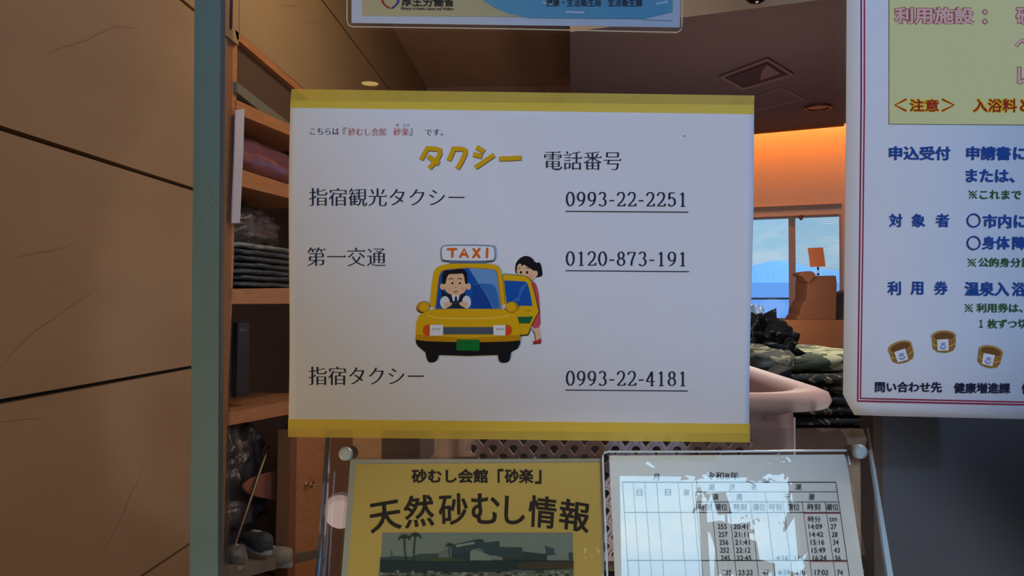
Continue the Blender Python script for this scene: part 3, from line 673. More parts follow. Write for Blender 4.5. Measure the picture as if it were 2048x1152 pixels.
for c_, ts_ in NOTES:
    for a in ts_: bold(*a, GR, .024)
    if c_:
        cx, cy = c_
        P.stroke([(cx - 8, cy - 8), (cx + 8, cy + 8)], 1.8, GR, 2); P.stroke([(cx + 8, cy - 8), (cx - 8, cy + 8)], 1.8, GR, 2)
        for dx, dy in ((0, -6), (0, 6), (-6, 0), (6, 0)): P.ell(cx + dx, cy + dy, 1.5, 1.5, GR, 8, 2)
    P.out('note_lettering', bp)
for a in (('問い合わせ先', 1750, 763, 1884, 785), ('健康増進課', 1908, 765, 2021, 787), ('健', 2044, 766, 2066, 788)): bold(*a, (34, 36, 70), .03)
P.out('contact_lettering', bp)
for cx, cy, rot in ((1803, 704, -.28), (1888, 683, -.02), (1980, 713, .22)):
    ca, sa_ = math.cos(rot), math.sin(rot)
    P.T = lambda x, y, cx=cx, cy=cy, ca=ca, sa_=sa_: (cx + x * ca - y * sa_, cy + x * sa_ + y * ca)
    P.poly([(-24, -10), (-22, 14), (-12, 21), (4, 23), (18, 19), (23, 10), (24, -12)], (168, 124, 58), 0, 2)
    P.ell(0, -11, 24.5, 11.5, (190, 146, 76), 26, 3); P.ell(0, -10, 20.5, 8.6, (124, 84, 42), 26, 4)
    for xx in (-16, -8, 12, 18): P.stroke([(xx, -2 if abs(xx) < 14 else -6), (xx + .5, 19 - abs(xx) * .25)], .9, (136, 96, 44), 3)
    P.stroke([(-23.5, 4), (-10, 11), (6, 12), (23.5, 4)], 2, (214, 176, 104), 3, 1)
    P.poly([(-14, -4), (9, -5), (9, 18), (-13, 18)], (232, 236, 244), 0, 5)
    P.stroke([(-8, 10), (-5, 14), (1, 14), (4, 10)], 1.8, (60, 96, 170), 6, 1)
    for xx in (-4.5, -1.5, 1.5): P.stroke([(xx, 9), (xx - .9, 6.5), (xx + .6, 4.5), (xx - .3, 2)], 1.4, (60, 96, 170), 6)
P.T = lambda x, y: (x, y); P.out('bucket_print', bp)
# ================================================================== CLEAR STAND BEHIND THE GLASS
def ac(x, y, o=0.0): return AC.at(x, y, o)
st = empty('acrylic_stand', ac(1190, 1150), 'clear acrylic board with silver studs leaning inside the glass, holding two sheets', 'stand')
acr = clear('acrylic', .9, (252, 253, 253), haze=.02, haze_col=(200, 186, 180))
abr = [(659, 856), (1733, 856), (1806, 1290), (622, 1290)]
G().prism([ac(x, y, -.002) for x, y in abr], AC.n * .004).out('panel', acr, st)
edge = clear('acrylic_edge', 4.0, (214, 222, 230), haze=.10, haze_col=(170, 176, 186))
G().prism([ac(655, 872, .0025), ac(663, 872, .0025), ac(640, 1290, .0025), ac(626, 1290, .0025)], AC.n * .004).out('side_edge', edge, st)
G().prism([ac(1736, 900, .0025), ac(1746, 940, .0025), ac(1806, 1290, .0025), ac(1790, 1290, .0025)], AC.n * .004).out('side_edge', mat('edge_bluish', (176, 200, 224), .3, spec=.7), st)
metal = mat('stud_metal', (205, 207, 210), .35, metal=.35)
collar = clear('collar_clear', 2.5, (190, 170, 150), haze=.2, haze_col=(150, 130, 115))
for cx, cy, dx, dy in ((698, 907, 9, -2), (1711, 903, -16, 1)):
    c = ac(cx, cy, .0035)
    s = G().disc(c, AC.n, .0045, .012, 24, prof=[(.0046, .0), (.0046, .009), (.0042, .010), (.0030, .0104)]).out('stud', metal, st, smooth=False)
    G().tube([c + (ac(cx + dx, cy + dy) - ac(cx, cy)) + AC.n * .0005, c + (ac(cx + dx * .4, cy + dy * .4) - ac(cx, cy)) + AC.n * .004], .0046, 16).out('collar', collar, s)
tres = mat('tape_residue', (150, 124, 98), .8, var=.35, scale=120)
flat('tape_scrap', [(1680, 859), (1700, 857), (1726, 858), (1734, 880), (1730, 893), (1714, 900), (1697, 890), (1692, 874)], ac, .0026, tres, st, .0003)
# yellow poster
yp = empty('steam_bath_poster', ac(950, 1152), 'yellow laminated poster with large dark characters standing in the acrylic board', 'poster')
def ys(x, y, o=0.0): return AC.at(x, y, o + .0030)
flat('sheet', [(701, 919), (1208, 917), (1208, 1290), (672, 1290)], ys, 0, mat('paper_cream', (206, 200, 190), .8), yp)
P = Print(ys); DB = (44, 30, 24)
P.poly([(712, 928), (1201, 925), (1203, 1285), (685, 1285)], (246, 208, 114)); P.out('ground_print', yp)
P.text('砂むし会館', 823, 938, 976, 967, DB, .036, .03, -.5, 3); P.text('「', 995, 938, 1007, 966, DB, .03, .03, 0, 3); P.text('砂楽', 1009, 938, 1067, 967, DB, .036, .03, 0, 3); P.text('」', 1070, 940, 1083, 968, DB, .03, .03, 0, 3); P.out('heading_lettering', yp)
kz = lambda x, y: (640 + x * .2832, 840 + y * .2832)
P.T = kz
wp = lambda x, y: (x + (y - 640) * (x - 1130) * .00012 * -1, y + 1.25e-4 * (x - 1130) ** 2)
for t, x0, x1, y0, y1 in (('天', 348, 575, 520, 730), ('然', 592, 806, 505, 735), ('砂', 838, 1045, 515, 738), ('む', 1068, 1270, 520, 735), ('し', 1302, 1450, 532, 732), ('情', 1470, 1668, 514, 738), ('報', 1690, 1905, 512, 730)):
    P.text(t, x0, y0, x1, y1, DB, .021, .013, 0, 3, wp)
P.out('title_lettering', yp)
P.poly([(440, 795), (1785, 795), (1796, 1500), (405, 1500)], (150, 164, 160), 0, 2)
HD, TE = (52, 76, 78), (58, 88, 98)
P.poly([(424, 970), (520, 962), (650, 966), (700, 946), (840, 944), (840, 1010), (424, 1020)], (74, 96, 96), 0, 3)
P.poly([(836, 940), (930, 900), (930, 1000), (836, 1000)], (132, 146, 142), 0, 4)
P.poly([(928, 886), (1120, 842), (1152, 846), (1160, 870), (1160, 930), (1120, 905), (928, 960)], TE, 0, 5); P.stroke([(960, 890), (1090, 868)], 16, (170, 184, 180), 6)
P.poly([(1158, 868), (1266, 858), (1268, 900), (1425, 902), (1436, 962), (1290, 972), (1160, 940)], TE, 0, 5); P.poly([(1090, 910), (1210, 960), (1210, 998), (1060, 998), (1060, 930)], (160, 172, 166), 0, 6)
P.poly([(928, 950), (1060, 925), (1060, 998), (928, 998)], (48, 74, 84), 0, 5)
P.poly([(1430, 930), (1600, 950), (1610, 1000), (1290, 1000), (1290, 968)], HD, 0, 4)
P.poly([(780, 1000), (800, 970), (900, 975), (1040, 990), (1050, 1010)], (86, 104, 66), 0, 6)
P.poly([(424, 990), (700, 1000), (1100, 992), (1790, 996), (1790, 1060), (1380, 1058), (1250, 1075), (422, 1080)], (40, 62, 72), 0, 7)
P.poly([(1395, 1012), (1490, 1002), (1786, 1000), (1790, 1052), (1500, 1050), (1400, 1040)], (84, 72, 52), 0, 8)
P.poly([(422, 1080), (1250, 1072), (1790, 1052), (1796, 1500), (405, 1500)], (120, 128, 112), 0, 7)
for i in range(90):
    xx = random.uniform(430, 1780); yy = random.uniform(1070, 1110); P.ell(xx, yy, random.uniform(6, 22), random.uniform(5, 12), random.choice(((56, 84, 104), (150, 156, 140), (70, 76, 60), (168, 176, 176), (40, 56, 66))), 8, 8 + i % 4)
for bx, by, tx, ty in ((608, 1000, 594, 835), (662, 1005, 672, 822), (916, 990, 914, 890)):
    P.stroke([(bx, by), ((bx + tx) / 2 - 4, (by + ty) / 2), (tx, ty)], 9 if ty < 860 else 6, (52, 66, 58), 9)
    sc = 1 if ty < 860 else .7
    for a in range(9):
        an_ = math.radians(180 + a * 22.5); r = 42 * sc
        P.stroke([(tx, ty), (tx + r * .6 * math.cos(an_), ty + r * .5 * math.sin(an_) - 3), (tx + r * math.cos(an_), ty + r * .55 * math.sin(an_) + 16 * sc)], 7 * sc, (48, 66, 54), 10)
P.stroke([(506, 918), (506, 965)], 5, TE, 8)
P.stroke([(1596, 890), (1604, 990)], 6, HD, 8); P.poly([(1586, 888), (1606, 905), (1650, 910), (1656, 948), (1604, 958)], (70, 96, 112), 0, 8); P.poly([(1600, 958), (1672, 950), (1676, 990), (1606, 990)], (150, 162, 160), 0, 8); P.poly([(1756, 945), (1785, 940), (1786, 990), (1758, 990)], (76, 92, 98), 0, 8)
P.T = lambda x, y: (x, y); P.out('building_photo', yp)
flat('laminate', [(696, 914), (1210, 912), (1212, 1290), (666, 1290)], ys, .0022, clear('laminate_soft', .5, (250, 250, 248), ripple=.5, rscale=120, haze=.02, haze_col=(190, 190, 186)), yp, .0002)
# tide table in a clear sleeve
tt = empty('tide_table', ac(1460, 1152), 'printed tide table in a clear sleeve mirroring the bright window', 'tide table')
def tsf(x, y, o=0.0): return AC.at(x, y, o + .0062)
flat('sheet', [(1218, 911), (1692, 909), (1748, 1290), (1236, 1290)], tsf, 0, mat('paper_grey', (240, 240, 240), .8), tt)
P = Print(tsf); kt = lambda x, y: (1180 + x * .3027, 840 + y * .3027); P.T = kt; LN = (44, 50, 66)
sk = lambda x, y: x + (y - 412) * (.060 + .085 * (x - 165) / 1460)
def hl(x0, x1, y, c=LN, w=3.2): P.stroke([(sk(x0, y), y), (sk(x1, y), y)], w, c)
def vl(x, y0, y1, c=LN, w=3): P.stroke([(sk(x, y0), y0), (sk(x, y1), y1)], w, c)
hl(215, 1625, 412, w=5); hl(690, 1625, 476); hl(690, 1625, 542); hl(215, 1625, 612, w=4); hl(215, 1625, 930, w=4)
for x in (215, 285, 362, 440, 582, 672, 1625): vl(x, 412, 1480, w=4 if x in (215, 1625) else 3)
for x in (690, 1150): vl(x, 476, 1480)
for x in (790, 905, 1045, 1260, 1385, 1535): vl(x, 542, 1480)
P.out('table_print', tt)
hl(1385, 1625, 618, (206, 74, 84), 4); hl(1385, 1625, 936, (206, 74, 84), 4); vl(1385, 600, 940, (206, 74, 84), 3); P.out('marker_print', tt)
def cell(t, cx, cy, w, h=34, c=LN): x = sk(cx, cy); P.text(t, x - w / 2, cy - h / 2, x + w / 2, cy + h / 2, c, .006, 0, 0, 2)
cell('令和8年', 880, 370, 215, 50); cell('月', 440, 378, 40, 44)
for t, x in (('日', 322), ('日', 510), ('潮', 628)): cell(t, x, 480, 38, 42)
for t, x in (('潮', 800), ('汐', 935), ('表', 1080), ('潮', 1372)): cell(t, x, 444, 38, 40)
for t, x in (('満', 820), ('潮', 975), ('干', 1290), ('潮', 1450)): cell(t, x, 510, 38, 42)
for t, x in (('時刻', 745), ('潮位', 850), ('時刻', 975), ('潮位', 1098), ('時刻', 1205), ('潮位', 1322), ('時刻', 1458), ('潮位', 1577)): cell(t, x, 576, 84, 46)
cell('時分', 1450, 657, 84, 40); cell('cm', 1572, 660, 50, 24)
rows = (('255', '20:41', '14:09', '27'), ('257', '21:11', '14:42', '28'), ('256', '21:41', '15:16', '34'), ('252', '22:12', '15:49', '43'), ('245', '22:45', '16:24', '56'), ('235', '23:22', '17:02', '74'))
for (a, b_, c, d), y in zip(rows, (706, 758, 810, 862, 914, 1010)):
    cell(a, 845, y, 60); cell(b_, 965, y, 96); cell(c, 1450, y, 90); cell(d, 1568, y, 38)
cell('4:59', 1210, 1010, 80); cell('110', 1318, 1010, 54); cell('47', 1094, 1010, 40); cell('4:16', 1210, 914, 80); cell('114', 1318, 914, 54)
P.T = lambda x, y: (x, y); P.out('figures_lettering', tt)
lamt = [(1206, 930), (1205.7, 912), (1209, 905), (1216, 903), (1440, 903), (1694, 901), (1700, 930), (1762, 1290), (1220, 1290)]
flat('sleeve', lamt, tsf, .0018, clear('sleeve_film', 3.3, (250, 251, 252), ripple=.16, rscale=110), tt, 0)
rg = G(); rg.tube([tsf(x, y, .0018) for x, y in ([(1220, 1290)] + lamt[:7])], .0007, 6); rg.out('sleeve_edge', mat('sleeve_rim', (206, 216, 232), .3, spec=.7), tt)
# ================================================================== SHELF CABINET IN THE LEFT WALL
wood = mat('wood_orange', (168, 112, 70), .5, var=.16, scale=9, stretch=(6, 1, 14), bump=.05)
wood2 = mat('wood_brown', (122, 76, 46), .55, var=.14, scale=9, stretch=(6, 1, 14))
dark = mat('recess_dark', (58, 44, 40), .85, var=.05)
a7 = math.radians(7)
SFD = Vector((math.sin(a7), math.cos(a7), 0)); SIN = Vector((-math.cos(a7), math.sin(a7), 0))
SF = Plane(at(474, 600, 2.5), SIN)
sf = lambda x, y, o=0.0: SF.at(x, y, o)
cb = empty('shelf_cabinet', sf(520, 1150), 'orange wood shelf cabinet built into the stone wall', 'cabinet')
G().prism([sf(446, 66), sf(475, 66), sf(475, 120), sf(468, 520), sf(455, 840), sf(442, 1300), sf(418, 1300), sf(430, 840), sf(440, 520)], SIN * .05).out('post', wood, cb, bevel=.002)
top = [WLP.at(470, 59, .0), WLP.at(760, 308, .0), WLP.at(760, 322, .0), WLP.at(474, 78, .0)]
G().prism(top, (-.06, 0, 0)).out('head_frame', wood, cb)
tr = [WLP.at(474, 76, -.02), WLP.at(700, 270, -.02), WLP.at(700, 360, -.02), WLP.at(474, 166, -.02)]
G().prism(tr, (-.012, 0, 0)).out('transom_board', mat('transom_dark', (84, 64, 50), .6), cb)
tl = [WLP.at(474, 164, .0), WLP.at(700, 340, .0), WLP.at(700, 368, .0), WLP.at(474, 184, .0)]
G().prism(tl, (-.04, 0, 0)).out('transom_rail', mat('rail_grey', (112, 108, 92), .5), cb)
def shelf(pts, name='shelf', m=wood): G().prism([sf(x, y) for x, y in pts], SIN * .42).out(name, m, cb)
shelf([(470, 198), (652, 283), (652, 300), (470, 226)])
shelf([(480, 338), (652, 393), (652, 415), (480, 372)])
shelf([(460, 578), (652, 575), (652, 607), (460, 608)])
shelf([(452, 826), (652, 788), (652, 815), (452, 852)])
shelf([(440, 1136), (650, 1096), (650, 1112), (440, 1168)], m=mat('base_grey', (120, 108, 98), .7))
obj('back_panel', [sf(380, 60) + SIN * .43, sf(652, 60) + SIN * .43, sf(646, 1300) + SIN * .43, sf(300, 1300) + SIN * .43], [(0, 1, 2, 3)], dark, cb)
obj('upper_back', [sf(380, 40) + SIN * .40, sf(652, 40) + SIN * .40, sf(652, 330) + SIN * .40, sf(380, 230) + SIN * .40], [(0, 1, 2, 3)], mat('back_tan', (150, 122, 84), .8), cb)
G().prism([sf(592, 860), sf(652, 860), sf(648, 1300), sf(584, 1300)], SIN * .05).out('post', wood, cb)
kn = G().disc(sf(612, 968, 0), -SIN, .012, .02, 20, prof=[(.007, 0), (.006, .012), (.014, .018), (.015, .026), (.011, .030)]).out('knob', mat('brass_dull', (196, 160, 112), .3, metal=.8), cb, smooth=True)
G().prism([sf(582, 860, .01), sf(594, 860, .01), sf(588, 1300, .01), sf(572, 1300, .01)], SIN * .05).out('door_edge', wood2, cb)
# neighbouring cabinet front
nb = empty('side_cabinet', sf(700, 1152, -.1), 'plain brown wooden cabinet beside the shelf cabinet, behind the acrylic board', 'cabinet')
G().prism([sf(659, 850), sf(706, 850), sf(700, 1300), sf(653, 1300)], SIN * .2).out('frame', wood2, nb)
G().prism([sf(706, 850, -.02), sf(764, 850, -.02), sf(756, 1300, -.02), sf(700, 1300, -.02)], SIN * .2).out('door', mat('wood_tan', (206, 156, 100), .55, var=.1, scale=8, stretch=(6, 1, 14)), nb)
G().prism([sf(764, 850, -.08), sf(840, 850, -.08), sf(840, 1300, -.08), sf(756, 1300, -.08)], SIN * .2).out('side_panel', mat('wood_dull', (104, 78, 58), .6), nb)  # greyer brown than the frame
# white label strip on the cabinet edge
tag(G().prism([sf(472, 220, .02), sf(489, 218, .02), sf(487, 300, .02), sf(480, 446, .02), sf(464, 446, .02), sf(469, 320, .02)], SIN * .004).out('label_strip', mat('label_white', (180, 176, 188), .7)), 'narrow white strip of paper hanging on the edge of the shelf cabinet', 'paper strip')
# -- soft things
def blob(name, c, rad, m, parent=None, amp=.25, freq=6, seed=0, nu=28, nv=18, axes=(Vector((1, 0, 0)), Vector((0, 1, 0)), Vector((0, 0, 1))), pw=1.0, flat_bottom=None):
    vs = []; fs = []; c = Vector(c)
    sg = lambda v: math.copysign(abs(v) ** pw, v)
    for j in range(nv + 1):
        ph = -math.pi / 2 + math.pi * j / nv
        for i in range(nu):
            t = 2 * math.pi * i / nu
            d = Vector((sg(math.cos(ph)) * sg(math.cos(t)), sg(math.cos(ph)) * sg(math.sin(t)), sg(math.sin(ph))))
            k = 1 + amp * noise.noise(d * freq * .4 + Vector((seed, 0, 0))) + amp * .5 * noise.noise(d * freq + Vector((0, seed, 0)))
            w = d * k
            z = w.z if flat_bottom is None else max(w.z, flat_bottom)
            vs.append(c + axes[0] * (w.x * rad[0]) + axes[1] * (w.y * rad[1]) + axes[2] * (z * rad[2]))
    for j in range(nv):
        for i in range(nu): fs.append((j * nu + i, j * nu + (i + 1) % nu, (j + 1) * nu + (i + 1) % nu, (j + 1) * nu + i))
    o = obj(name, vs, fs, m, parent, smooth=True); return o
SAX = (SFD, SIN, Vector((0, 0, 1)))
plum = mat('cloth_plum', (112, 70, 82), .35, var=.25, scale=24, bump=.5, coat=.5)
pb = blob('wrapped_bundle', sf(560, 352) + SIN * .16 + Vector((0, 0, .055)), (.36, .13, .07), plum, None, .12, 9, 3, 40, 16, SAX, .7)
tag(pb, 'plum cloth bundle in shiny plastic on the upper cabinet shelf', 'bundle')
gold = mat('gleam_pale', (236, 206, 176), .25, spec=.8)
yuk = mat('yukata_dark', (70, 74, 78), .6, var=.55, scale=38, stretch=(1, 1, 2.5), bump=.4)
for k in range(7):
    y0 = 576 - k * 12.2
    lab = ['bottom folded dark yukata of the stack in the shelf cabinet', 'second folded dark yukata from the bottom of the cabinet stack', 'third folded dark yukata from the bottom of the cabinet stack', 'middle folded dark yukata of the cabinet stack', 'third folded yukata from the top of the cabinet stack', 'second folded yukata from the top of the cabinet stack', 'topmost folded grey yukata of the cabinet stack under the black bag'][k]
    o = blob('folded_yukata', sf(560 + 3 * math.sin(k * 2.1), y0 - 6) + SIN * .17, (.235 + .012 * math.sin(k * 1.7), .15, .0098), yuk, None, .08, 12, k * 3.3, 44, 12, SAX, .45)
    for v in o.data.vertices: v.co.z += .004 * noise.noise(Vector((v.co.y * 14, v.co.x * 9, k)))
    if k == 6: o.data.materials.clear(); o.data.materials.append(mat('yukata_grey', (126, 126, 120), .6, var=.4, scale=30, bump=.4))
    tag(o, lab, 'folded yukata', 'folded yukata stacked in the shelf cabinet')
bagm = mat('bag_black', (66, 62, 62), .25, spec=.7, var=.3, scale=26, bump=1.0)
o = blob('plastic_bag', sf(550, 455) + SIN * .2, (.26, .14, .085), bagm, None, .3, 9, 11, 40, 24, SAX, .75); tag(o, 'crumpled black plastic bag on top of the folded yukata in the cabinet', 'bag')
bxm = mat('box_grey', (96, 96, 98), .5, var=.08)
gb = empty('reflected_box', sf(487, 806) + SIN * .1, 'grey striped box standing in for a reflection in the lower cabinet niche', 'box')  # box shape stands in for a reflection in the niche
B0 = [sf(466, 812), sf(507, 806), sf(503, 712), sf(468, 716)]
G().prism([p_ + SIN * .1 for p_ in B0], SIN * .2).out('body', bxm, gb, bevel=.004)
G().prism([sf(464, 735) + SIN * .095, sf(506, 731) + SIN * .095, sf(506, 728) + SIN * .095, sf(464, 732) + SIN * .095], SIN * .006).out('lid_seam', black, gb)
for xx in (484, 489): G().prism([sf(xx, 800) + SIN * .097, sf(xx + 1.6, 800) + SIN * .097, sf(xx + 1.4, 694) + SIN * .097, sf(xx, 694) + SIN * .097], SIN * .003).out('stripe', mat('stripe_pale', (190, 190, 196), .5), gb)
sb_ = empty('reflected_sign', sf(520, 800) + SIN * .06, 'narrow black sign with a pale arrow, modelling a reflection in the cabinet niche', 'sign')  # board and arrow model a sign's reflection in the niche
G().prism([sf(506, 796) + SIN * .06, sf(530, 792) + SIN * .06, sf(531, 644) + SIN * .06, sf(509, 646) + SIN * .06], SIN * .02).out('board', mat('sign_black', (24, 23, 26), .4), sb_)
P = Print(lambda x, y, o: SF.at(x, y, o) + SIN * .059); AR = (120, 124, 130)
P.stroke([(526, 660), (514, 660)], 1.6, AR); P.stroke([(518, 655), (513, 660), (518, 665)], 1.6, AR); P.out('arrow_print', sb_)
# black bag, chair and shoes at the foot of the cabinet
o = blob('rubbish_bag', sf(556, 990) + SIN * .27, (.24, .15, .27), bagm, None, .22, 13, 5, 56, 40, SAX, .8); tag(o, 'large crumpled black plastic bag behind the folding chair in the cabinet', 'bag')
chrome = mat('chrome_dark', (104, 94, 84), .3, metal=.9)
ch = empty('folding_chair', sf(540, 1140), 'folding chair with brown seat and thin metal legs in front of the black bag', 'chair')
fr_ = [(538, 892, -.07), (530, 912, -.07), (500, 1000, -.06), (474, 1080, -.05), (465, 1108, -.05), (466, 1120, -.05), (474, 1124, -.05), (520, 1142, -.07), (556, 1150, -.09), (584, 1142, -.10)]
G().tube([sf(x, y, o_) for x, y, o_ in fr_], .0058, 10).out('leg_frame', chrome, ch, smooth=True)
seat = smooth2([(484, 972), (510, 952), (560, 940), (592, 934), (592, 1004), (560, 1002), (500, 992)], 2)
G().prism([sf(x, y, -.075) for x, y in seat], SIN * .012).out('seat', mat('seat_brown', (134, 80, 62), .6, var=.06), ch, bevel=.003)
def shoe(px, py, sc, m, label, rot):
    e = empty('shoe', sf(px, py) + SIN * .05, label, 'shoe', 'shoes under the folding chair')
    ax = (SFD * math.cos(rot) + SIN * math.sin(rot), -SFD * math.sin(rot) + SIN * math.cos(rot), Vector((0, 0, 1)))
    c = sf(px, py) + SIN * .05
    b_ = blob('upper', c + Vector((0, 0, .030 * sc)), (.115 * sc, .042 * sc, .040 * sc), m, e, .06, 5, px, 28, 14, ax, .8, -.6)
    org = parent_origin(e)
    for v in b_.data.vertices:
        w = (v.co + org - c); t = w.dot(ax[0]) / (.115 * sc)
        if w.z > .02 * sc: v.co.z += .022 * sc * max(0, -t) - .014 * sc * max(0, t)
    G().prism([c + ax[0] * (.12 * sc * math.cos(a)) + ax[1] * ((.045 + .006 * math.cos(a)) * sc * math.sin(a)) for a in [k * math.pi / 10 for k in range(20)]], (0, 0, .014)).out('sole', mat('sole_pale', (150, 144, 136), .7), e)
    lg = G()
    for k in range(3): lg.tube([c + ax[0] * (.03 - .025 * k) * sc + ax[1] * s_ * sc + Vector((0, 0, (.068 + .004 * k) * sc - abs(s_) * .5 * sc)) for s_ in (-.024, 0, .024)], .003 * sc, 6)
    lg.out('laces', mat('lace_pale', (170, 164, 150), .8), e)
shoe(500, 1126, .8, mat('shoe_grey', (104, 98, 92), .7, var=.2, scale=30), 'grey laced shoe on the cabinet floor behind the chair leg', .5)
shoe(540, 1098, .85, mat('shoe_dark', (60, 56, 56), .7, var=.3, scale=30), 'dark laced shoe deeper under the chair seat', .9)
shoe(566, 1128, .85, mat('shoe_tan', (140, 128, 108), .7, var=.15, scale=30), 'tan laced shoe nearest the orange cabinet post', 1.3)
# ================================================================== TABLE, BASKET, FOLDED CLOTHS
TZ = Z0 - .222
tb = empty('table', (.22, .75, 0), 'brown wooden table carrying the pink basket and folded cloths', 'table')
G().box((-.12, .13, TZ - .03), (.66, 1.42, TZ)).out('tabletop', mat('table_brown', (62, 42, 36), .7, var=.12, scale=6, stretch=(1, 8, 1)), tb, bevel=.003)
for x in (-.10, .60):
    for y in (.15, 1.36): G().box((x, y, 0), (x + .04, y + .04, TZ - .03)).out('leg', wood2, tb)
pink = mat('plastic_pink', (236, 204, 200), .7, spec=.2)
BX0, BX1, BY0, BY1 = -.098, .205, .155, .57; BZ1 = Z0 - .072; BZ0 = TZ + .002
bk = empty('laundry_basket', ((BX0 + BX1) / 2, (BY0 + BY1) / 2, BZ0), 'pale pink plastic laundry basket with fan-shaped holes behind the taxi notice', 'basket')
def rrect(x0, x1, y0, y1, r, n=18):
    o = []
    for cx, cy, a in ((x1 - r, y1 - r, 0), (x0 + r, y1 - r, 90), (x0 + r, y0 + r, 180), (x1 - r, y0 + r, 270)):
        for k in range(n + 1): o.append((cx + r * math.cos(math.radians(a + 90 * k / n)), cy + r * math.sin(math.radians(a + 90 * k / n))))
    return o
def loft(name, rings, m, parent, capb=False, **kw):
    n = len(rings[0]); vs = [v for r in rings for v in r]; fs = []
    for j in range(len(rings) - 1):
        for i in range(n): fs.append((j * n + i, j * n + (i + 1) % n, (j + 1) * n + (i + 1) % n, (j + 1) * n + i))
    if capb: fs.append(tuple(range(n)))
    return obj(name, vs, fs, m, parent, smooth=True, **kw)
def ring(d, z, r): return [(x, y, z) for x, y in rrect(BX0 - d, BX1 + d, BY0 - d, BY1 + d, r)]
# rim: a rolled flange
loft('rim', [ring(-.003, BZ1 - .030, .045), ring(0, BZ1 - .008, .045), ring(.006, BZ1 - .001, .05), ring(.022, BZ1, .055), ring(.029, BZ1 - .003, .06), ring(.031, BZ1 - .009, .06), ring(.029, BZ1 - .014, .06), ring(.010, BZ1 - .014, .05), ring(.003, BZ1 - .018, .048), ring(.001, BZ1 - .030, .046)], pink, bk)
loft('lining_band', [ring(.0, BZ0, .05), ring(.0, BZ0 + .012, .05)], pink, bk, True)
# walls with fan-shaped openings: pierced sheets
def pierced(name, w, h, holes, place):
    cu = bpy.data.curves.new('p', 'CURVE'); cu.dimensions = '2D'; cu.fill_mode = 'BOTH'
    for pts in [[(0, 0), (w, 0), (w, h), (0, h)]] + holes:
        sp = cu.splines.new('POLY'); sp.points.add(len(pts) - 1); sp.use_cyclic_u = True
        for q_, (x, y) in zip(sp.points, pts): q_.co = (x, y, 0, 1)
    o = bpy.data.objects.new('p', cu); COL.objects.link(o)
    me = bpy.data.meshes.new_from_object(o.evaluated_get(bpy.context.evaluated_depsgraph_get()))
    vs = [place(v.co.x, v.co.y) for v in me.vertices]; fs = [tuple(p_.vertices) for p_ in me.polygons]
    bpy.data.objects.remove(o); bpy.data.curves.remove(cu); bpy.data.meshes.remove(me)
    return obj(name, vs, fs, pink, bk, solid=.003)
def fan(cx, cy, s=1.0):
    p_ = [(cx, cy - .0042 * s)]
    for k in range(9):
        a = math.radians(-8 + 196 * k / 8); p_.append((cx + .0036 * s * math.cos(a), cy + .0008 * s + .0031 * s * math.sin(a)))
    return p_
PX, PY = .0168, .0072
def spots_for(w, h, m=.012):
    q = []; y = .012; r = 0
    while y < h - .016:
        x = m + (PX / 2 if r % 2 else 0)
        while x < w - m + 1e-6:
            q.append((x, y)); x += PX
        y += PY; r += 1
    return q
def holes_for(w, h, m=.012): return [fan(x, y) for x, y in spots_for(w, h, m)]
Wf = BX1 - BX0; Hh = BZ1 - .025 - BZ0
def front(u, v): 
    d = .0
    return (BX0 + u, BY0 + d, BZ0 + v)
inset = .032
pierced('front_wall', Wf - 2 * inset + .02, Hh, holes_for(Wf - 2 * inset + .02, Hh), lambda u, v: (BX0 + inset - .01 + u, BY0, BZ0 + v))
pierced('back_wall', Wf - 2 * inset + .02, Hh, holes_for(Wf - 2 * inset + .02, Hh), lambda u, v: (BX0 + inset - .01 + u, BY1, BZ0 + v))
Wd = BY1 - BY0
for xx in (BX0, BX1): pierced('side_wall', Wd - 2 * inset + .02, Hh, holes_for(Wd - 2 * inset + .02, Hh), lambda u, v, xx=xx: (xx, BY0 + inset - .01 + u, BZ0 + v))
rr_ = rrect(BX0, BX1, BY0, BY1, inset, 8)
for q_ in range(4):
    sg_ = rr_[q_ * 9:(q_ + 1) * 9]; n = len(sg_)
    obj('corner_wall', [(x, y, BZ0) for x, y in sg_] + [(x, y, BZ1 - .02) for x, y in sg_], [(i, i + 1, n + i + 1, n + i) for i in range(n - 1)], pink, bk, smooth=True, solid=.003)
sc_g = G()                                          # raised scallops round the openings of the front wall
Wi = Wf - 2 * inset + .02
for x, y in spots_for(Wi, Hh):
    sc_g.tube([(BX0 + inset - .01 + x + .0058 * math.cos(math.radians(a)), BY0 - .0016, BZ0 + y + .0004 + .0052 * math.sin(math.radians(a))) for a in range(-20, 201, 20)], .0006, 5)
sc_g.out('scallop_pattern', pink, bk, smooth=True)
G().prism([gl(1, 1) * 0 + v for v in (Vector((BX0 - .03, BY0 + .02, BZ0 + .055)), Vector((BX0 + .012, BY0 + .01, BZ0 + .072)), Vector((BX0 + .012, BY0 + .01, BZ0 + .02)), Vector((BX0 - .034, BY0 + .02, BZ0 + .02)))], (0, .2, 0)).out('side_flange', pink, bk, bevel=.003)
hook = at(686, 1018, .66)
G().disc(hook, (0, -1, 0), .012, .01, 28, prof=[(.0145, 0), (.0150, .004), (.0140, .009), (.010, .011)]).out('handle_disc', pink, bk, smooth=False)
dp = empty('room_divider', (.45, .09, 0), 'tall dark navy panel with brown edge standing behind the glass under the bath poster', 'room divider')
px0 = at(1757, 900, .585).x; px1 = at(1739, 900, .585).x
G().box((px0, .08, 0), (.95, .10, Z0 - .07)).out('board', mat('panel_navy', (70, 70, 80), .6), dp)
G().box((px1, .078, 0), (px0, .102, Z0 - .07)).out('edge_trim', mat('trim_dark', (66, 46, 38), .6), dp)
